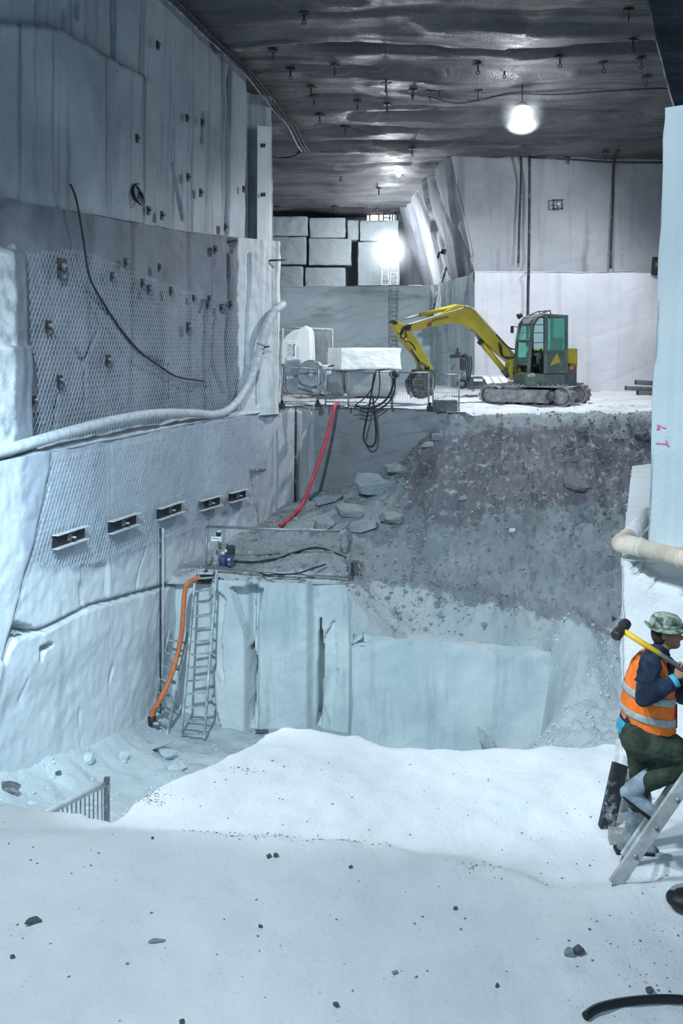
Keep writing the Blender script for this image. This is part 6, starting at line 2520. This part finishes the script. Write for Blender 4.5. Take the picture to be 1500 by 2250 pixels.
so.prism([Vector((a_.x, 7.56, zg - .005)), Vector((b_.x, 7.53, zg - .005)), Vector((b_.x, 7.53, zg + .022)), Vector((a_.x, 7.56, zg + .028))], (0, -.05, 0), (0, .05, 0))
so.build('sole', M['black'], b2, False, .006, 1)

# sledgehammer carried on the shoulder
hm_ = thing('sledgehammer', 'yellow-handled sledgehammer with a dark head on the shoulder of the worker', 'sledgehammer', HT)
L1 = (H(1450, 1438, 7.1) - HT).dot(hd)
MB().tube([HT - hd * .03, HT + hd * L1], [.021, .022], 14).build('handle', plain('yellow_handle', (.80, .52, .03), .45, var=.08), hm_, True)
MB().tube([HT + hd * L1, HT + hd * (L1 + .02), HB], [.023, .018, .019], 14).build('grip', plain('grey_grip', (.10, .11, .12), .5, dust=.3), hm_, True)
ax = (Vector((.80, .75, .46)) - hd * Vector((.80, .75, .46)).dot(hd)).normalized()
hx = MB()
ups = hd.cross(ax).normalized()
rings = []
for s, r in ((-.092, .034), (-.078, .042), (-.03, .042), (0, .037), (.03, .042), (.078, .042), (.092, .034)):
    rings.append([HT + ax * s + (hd * math.cos(2 * PI * k / 8 + PI / 8) + ups * math.sin(2 * PI * k / 8 + PI / 8)) * r for k in range(8)])
loft(hx, rings)
hx.build('hammer_head', plain('forged_steel', (.05, .045, .05), .5, .4, dust=.15), hm_, False, .004, 1)

# the ladder he steps onto
top_n, bot_n = H(1690, 1450, 6.98), H(1343, 1953, 6.98)
dl = (top_n - bot_n).normalized()
off_ = Vector((.18, .36, 0))
ld = thing('wooden_ladder', 'dusty timber ladder sloping up out of the frame under the boot of the worker', 'ladder', bot_n)
zl = h_near1(bot_n.x, 7.0)
start = bot_n + dl * 0.0
# keep its foot on the dust
k_ = (zl + .02 - start.z) / dl.z
start = start + dl * k_
for o_, nm in ((Vector((0, 0, 0)), 'stringer'), (off_, 'stringer')):
    MB().bar(start + o_, top_n + o_, .032, .098, up=Vector((0, 1, 0)).cross(dl)).build(nm, M['wood'], ld, False, .004, 1)
for x, y in ((1347, 1943), (1394, 1880), (1440, 1818), (1486, 1756), (1530, 1694)):
    p = H(x, y, 6.98)
    MB().cyl(p + Vector((0, -.02, 0)), p + off_ + Vector((0, .01, 0)), .017, 10).build('rung', M['steel'], ld, True)

# dark boards and sticks near him
def zn(p):
    return h_near1(p.x, p.y)


pb_ = W(1330, 1828, 7.95)
M['dustboard'] = plain('dusty_black_board', (.02, .024, .03), .7, dust=.36, dust_col=(.50, .56, .60), nscale=16)
q = W(1362, 1678, 8.12)
o = MB().bar(Vector((pb_.x, pb_.y, zn(pb_) - .02)), q, .12, .07, up=(0, -1, 0)).build('rubber_board', M['dustboard'], None, False, .008, 2)
tag(o, 'dust-speckled black board standing on end behind the worker', 'board')
q2 = W(1383, 1694, 8.3)
p2 = W(1362, 1815, 8.2)
o = MB().bar(Vector((p2.x, p2.y, zn(p2) - .02)), q2, .10, .06, up=(0, -1, 0)).build('grey_board', M['wood'], None, False, .008, 2)
tag(o, 'grey board standing close behind the black one', 'board')
a_, b_ = W(1323, 1838, 7.9), W(1352, 1842, 7.55)
o = MB().bar(Vector((a_.x, 7.72, zn(Vector((a_.x, 7.72, 0))) + .05)), Vector((a_.x + .13, 7.70, zn(Vector((a_.x, 7.7, 0))) + .05)), .10, .10).build('timber_offcut', M['wood'], None, False, .01, 2)
tag(o, 'short timber offcut at the foot of the black board', 'timber')
o = MB().bar(WZ(1418, 1872, -3.83) , WZ(1476, 1886, -3.83), .05, .035).build('stick', M['wood'], None, False, .008, 2)
tag(o, 'thin dusty stick lying beside the ladder foot', 'stick')
t = thing('rubber_buffer', 'dust-topped black rubber lump at the right picture edge', 'rubber lump', WZ(1500, 1992, -3.78))
MB().sphere(WZ(1512, 1975, -3.70), .13, 18, 12, (1.15, .9, .55)).build('lump', M['black'], t, True)
MB().sphere(WZ(1512, 1962, -3.67), .115, 18, 12, (1.1, .85, .35)).build('dust_top', M['bootpale'], t, True)
# scrap steel rods half buried at the ramp foot
t = thing('scrap_steel', 'grey bent scrap steel lying on the ramp behind the hammer head', 'scrap', W(1345, 1395, 22.0))
MB().bar(W(1344, 1396, 22.0), W(1366, 1356, 21.6), .10, .06).build('bar', M['pipe'], t)
MB().prism([W(1345, 1354, 21.9), W(1355, 1360, 21.9), W(1346, 1366, 21.9)], (0, 0, 0), (0, .06, 0)).build('plate', M['charcoal'], t)
o = MB().bar(W(1352, 1702, 8.6), W(1357, 1626, 9.2), .035, .03).build('leaning_stick', M['pipe'])
tag(o, 'pale stick leaning on the white ledge face behind the worker', 'stick')


# ------------------------------------------------------------------ loose stone
ICO = bmesh.new()
bmesh.ops.create_icosphere(ICO, subdivisions=1, radius=1)
ICO_V = np.array([v.co[:] for v in ICO.verts])
ICO_F = np.array([[v.index for v in f.verts] for f in ICO.faces])
ICO.free()
rng = np.random.default_rng(11)


def scatter(name, label, cat, pts, sizes, mat, flat=.7, mats2=None):
    V, Fc = [], []
    n = len(ICO_V)
    for i, (p, s) in enumerate(zip(pts, sizes)):
        a = rng.uniform(0, 2 * PI)
        v = ICO_V * rng.uniform(.6, 1.25, (n, 1)) * np.array([1, rng.uniform(.6, 1), flat * rng.uniform(.6, 1)]) * s
        t_ = rng.uniform(-.5, .5)
        R = np.array([[math.cos(a), -math.sin(a), 0], [math.sin(a), math.cos(a), 0], [0, 0, 1]]) @ np.array([[1, 0, 0], [0, math.cos(t_), -math.sin(t_)], [0, math.sin(t_), math.cos(t_)]])
        V.append(v @ R.T + p)
        Fc.append(ICO_F + i * n)
    o = link(name, np.concatenate(V).tolist(), np.concatenate(Fc).tolist(), mat, None, False)
    if mats2 is not None:
        o.data.materials.append(mats2[0])
        pick = np.repeat(mats2[1].astype(int), len(ICO_F))
        o.data.polygons.foreach_set('material_index', pick.tolist())
    return tag(o, label, cat, None, 'stuff')


def scat_pts(n, x0, x1, y0, y1, hf, keep):
    x = rng.uniform(x0, x1, n)
    y = rng.uniform(y0, y1, n)
    k = keep(x, y)
    x, y = x[k], y[k]
    return np.stack([x, y, hf(x, y)], 1)


def rk(lo, hi):
    def f(x, y):
        k = ramp_mask(x, y)
        z = h_ramp(x, y)
        px, py = px_of(np.stack([x, y, z], 1))
        return k & (px > lo(py)) & (px < hi(py)) & (px < 1450) & (px > 440)
    return f


limf = lambda py: np.interp(py, [880, 1010, 1080, 1150, 1260, 1330, 1450], [700, 850, 880, 905, 930, 960, 1200])
pts = scat_pts(9000, -.5, 9, 18, 29, h_ramp, rk(limf, lambda py: np.where(py < 1350, 1460, 0)))
qx, qy = px_of(pts)
scatter('muck_rubble', 'dark churned rubble strewn over the ramp', 'rubble', pts, 0.014 + 0.06 * rng.random(len(pts)) ** 3.5, M['muck'], mats2=(M['rubble'], qy + rng.normal(0, 40, len(qy)) > 1120))  # stones lower on the ramp take the paler colour standing for light
pts = scat_pts(3200, -4, 3.5, 22.3, 29.5, h_ramp, rk(lambda py: py * 0 + 440, lambda py: limf(py) + 30))
scatter('shelf_rubble', 'grey broken rubble strewn over the shelf behind the pit-rim barrier', 'rubble', pts, 0.018 + 0.085 * rng.random(len(pts)) ** 3, M['rubble'])
pts = scat_pts(1500, 3.0, 7.5, 16.8, 22.5, h_ramp, lambda x, y: ramp_mask(x, y))
scatter('slope_rubble', 'pale rubble at the foot of the slope right of the pit block', 'rubble', pts, 0.012 + 0.05 * rng.random(len(pts)) ** 4, M['pitfloor'])
pts = scat_pts(800, -6, 1.0, 15, 22.6, h_pit, lambda x, y: x > np.interp(y, [9, 20, 25], [L_at(9), L_at(20), L_at(25)]))
scatter('pit_rubble', 'small stone chips on the pit floor', 'rubble', pts, 0.014 + 0.07 * rng.random(len(pts)) ** 3, M['pitfloor'])
pts = scat_pts(1300, -3, 9, 26.8, 36, h_bench, lambda x, y: bench_mask(x, y - .15))
scatter('bench_rubble', 'stone chips on the bench around the excavator', 'rubble', pts, 0.012 + 0.06 * rng.random(len(pts)) ** 3, M['bench'])
pts = scat_pts(900, -4.2, 5, 4.6, 9.3, h_near, lambda x, y: y < np.interp(x, EX, EY) - .05)
cl_ = []
for (cx_, cy_, sx_, sy_, n_) in ((335, 1748, 22, 9, 130), (530, 1693, 30, 5, 40), (420, 1838, 40, 4, 50), (560, 1852, 60, 6, 110), (750, 1866, 50, 5, 60), (1080, 1925, 60, 14, 60), (1400, 2130, 60, 60, 120), (700, 1855, 120, 8, 60)):
    for _ in range(n_):
        q_ = WZ(cx_ + rng.normal(0, sx_), cy_ + rng.normal(0, sy_), -3.83)
        cl_.append((q_.x, q_.y))
cl_ = np.array(cl_)
pts = np.concatenate([pts, np.stack([cl_[:, 0], cl_[:, 1], h_near(cl_[:, 0], cl_[:, 1])], 1)])
scatter('ground_chips', 'tiny grey stone chips in the dust of the near bank', 'rubble', pts, 0.003 + 0.011 * rng.random(len(pts)) ** 3, plain('grey_chips', (.20, .22, .24), .8))

# single stones
M['greystone2'] = plain('dark_stone', (.10, .11, .12), .85, dust=.35, dust_col=(.4, .44, .46))
GN = 'loose stones in the near dust'
near = [('dark pointed shard lying in the dust at the lower left', 72, 2028, .11, .05, .03, M['greystone2'], .5), ('flat narrow grey stone at left of the near bank', 345, 2070, .11, .04, .02, M['greystone'], .1),
        ('pale grey stone with a flat top, low on the right of the near bank', 1252, 2098, .07, .05, .045, M['greystone'], 0), ('dark stone touching the pale flat-topped one', 1272, 2096, .06, .045, .05, M['greystone2'], .4),
        ('dark stone beside the lip of the bank near the middle', 590, 1885, .035, .03, .025, M['greystone2'], .4), ('second dark stone right beside the one at the lip', 606, 1882, .035, .03, .025, M['greystone2'], .2),
        ('small dark stone in the left middle of the near dust', 572, 2038, .025, .02, .02, M['greystone2'], .1), ('dark oval stone near the bottom edge', 738, 2212, .03, .03, .025, M['greystone2'], .3),
        ('small dark stone at the bottom edge left of centre', 400, 2250, .03, .03, .025, M['greystone2'], .3), ('dark stone low on the right half, above the cable', 1092, 2168, .025, .02, .02, M['greystone2'], .3),
        ('cluster-side dark stone above the black cable', 1428, 2180, .05, .04, .03, M['greystone2'], .3), ('flat brown-grey stone at the bottom centre right', 867, 2138, .04, .025, .015, M['greystone'], .3),
        ('small stone at the left edge of the near dust', 28, 2105, .03, .02, .02, M['greystone2'], .3), ('small dark stone under the lip, right of the centre', 770, 1907, .025, .02, .02, M['greystone2'], .3),
        ('small dark stone below the lip at the left', 335, 1843, .02, .02, .015, M['greystone2'], .2), ('small stone at right beneath the lip', 1000, 1998, .03, .02, .02, M['greystone2'], .2)]
for i, (lb, x, y, sx, sy, sz, m_, rz) in enumerate(near):
    z = -3.85
    for _ in range(6):
        p = WZ(x, y, z)
        z = h_near1(p.x, p.y)
    rough_box('stone', lb, 'stone', (p.x, p.y, z - .004), (sx * 1.2, sy * 1.2, sz * 1.3), m_, 60 + i, GN, sz * .35, rz, res=.02, smooth=False)


def on_ground(x, y, hf, Y0):
    """first place beyond 14 m where the pixel's ray meets the ground"""
    Y = 14.0
    while Y < 34:
        p = W(x, y, Y)
        if p.z <= hf(p.x, p.y):
            break
        Y += .05
    return Vector((p.x, p.y, hf(p.x, p.y)))


GR = 'boulders on the rubble shelf and ramp'
bould = [('large grey boulder half sunk at the foot of the dark cut face', 815, 1082, 28.4, 1.35, .8, .62, M['greystone'], .12), ('flat grey boulder wedged above the large one', 872, 1042, 28.0, .8, .6, .34, M['rubble'], .08),
         ('big dark boulder in the middle of the ramp', 1262, 1085, 25.8, .75, .6, .42, M['muck'], .08), ('tilted grey slab beside the red hose', 722, 1105, 28.9, .95, .5, .28, M['greystone'], .06),
         ('dark stone jutting from the ramp beside the pillar', 1412, 968, 26.5, .42, .4, .30, M['greystone2'], .04), ('pale boulder at the edge between rubble shelf and ramp', 862, 1150, 26.5, .75, .6, .36, M['rubble'], .09),
         ('wide pale broken slab in the middle of the rubble shelf', 800, 1165, 26.2, 1.1, .7, .34, M['rubble'], .1), ('grey-green broken stone left of the wide slab', 712, 1160, 26.2, .7, .5, .30, M['rubble'], .08),
         ('white-edged broken stone above the rope coil', 770, 1130, 27.0, .9, .6, .30, M['rubble'], .09), ('small brown stone near the top of the ramp', 1275, 950, 27.0, .38, .3, .2, M['muck'], .04),
         ('pale stone by the edge of the dark cut and ramp', 940, 985, 27.4, .42, .3, .2, M['rubble'], .05), ('stone just below the end of the dark cut', 965, 968, 27.2, .45, .35, .24, M['greystone'], .05),
         ('dark lump of stone under the rope coil', 775, 1262, 22.8, .34, .3, .34, M['greystone2'], .04), ('small pale stone in the lower middle of the ramp', 1125, 1170, 24.9, .18, .15, .12, M['white'], .02),
         ('small stone on the left part of the ramp', 1015, 1105, 25.6, .25, .2, .14, M['rubble'], .03)]
for i, (lb, x, y, Y0, sx, sy, sz, m_, rg) in enumerate(bould):
    p = on_ground(x, y, h_ramp1 if x < 1200 or y > 890 else h_ramp1, Y0)
    rough_box('boulder', lb, 'boulder', p + Vector((0, 0, -.12 * sz)), (sx, sy, sz), m_, 90 + i, GR, rg * 1.7, rng.uniform(-.6, .6), res=.07, tilt=(rng.uniform(-.15, .15), rng.uniform(-.2, .2)), smooth=False)
GP = 'broken stone on the pit floor'
pitst = [('long flat slab tilted up against the short ladder foot', 338, 1648, 21.0, 1.1, .5, .12, M['pit'], .03, .42), ('dark upright stone splinter standing by the pit wall', 640, 1598, 22.2, .30, .16, .30, M['greystone2'], .04, 0.2),
         ('dark flat fragment at the foot of the pit wall', 570, 1612, 22.0, .45, .2, .08, M['greystone2'], .03, 0.15), ('broken pale stone below the tilted slab', 368, 1668, 20.6, .42, .3, .26, M['pit'], .06, 0),
         ('low pale stone in front of the broken one', 385, 1690, 20.0, .5, .35, .18, M['pit'], .06, 0), ('rounded pale stone against the foot of the left wall', 198, 1678, 19.1, .30, .24, .22, M['pit'], .04, 0),
         ('small rough stone mid pit floor', 272, 1668, 19.8, .24, .2, .16, M['pit'], .04, 0), ('dark chips piled where the left wall meets the pit floor', 20, 1738, 16.7, .5, .25, .16, M['greystone2'], .04, .1),
         ('small dark stone at the wall foot by the picture edge', 128, 1708, 17.9, .12, .1, .09, M['greystone2'], .02, 0)]
for i, (lb, x, y, Y0, sx, sy, sz, m_, rg, ti) in enumerate(pitst):
    p = on_ground(x, y, h_pit1, Y0)
    rough_box('boulder', lb, 'boulder', p + Vector((0, 0, -.1 * sz)), (sx, sy, sz), m_, 120 + i, GP, rg, -.5 if i == 0 else rng.uniform(-.6, .6), res=.05, tilt=(0, -ti), smooth=False)
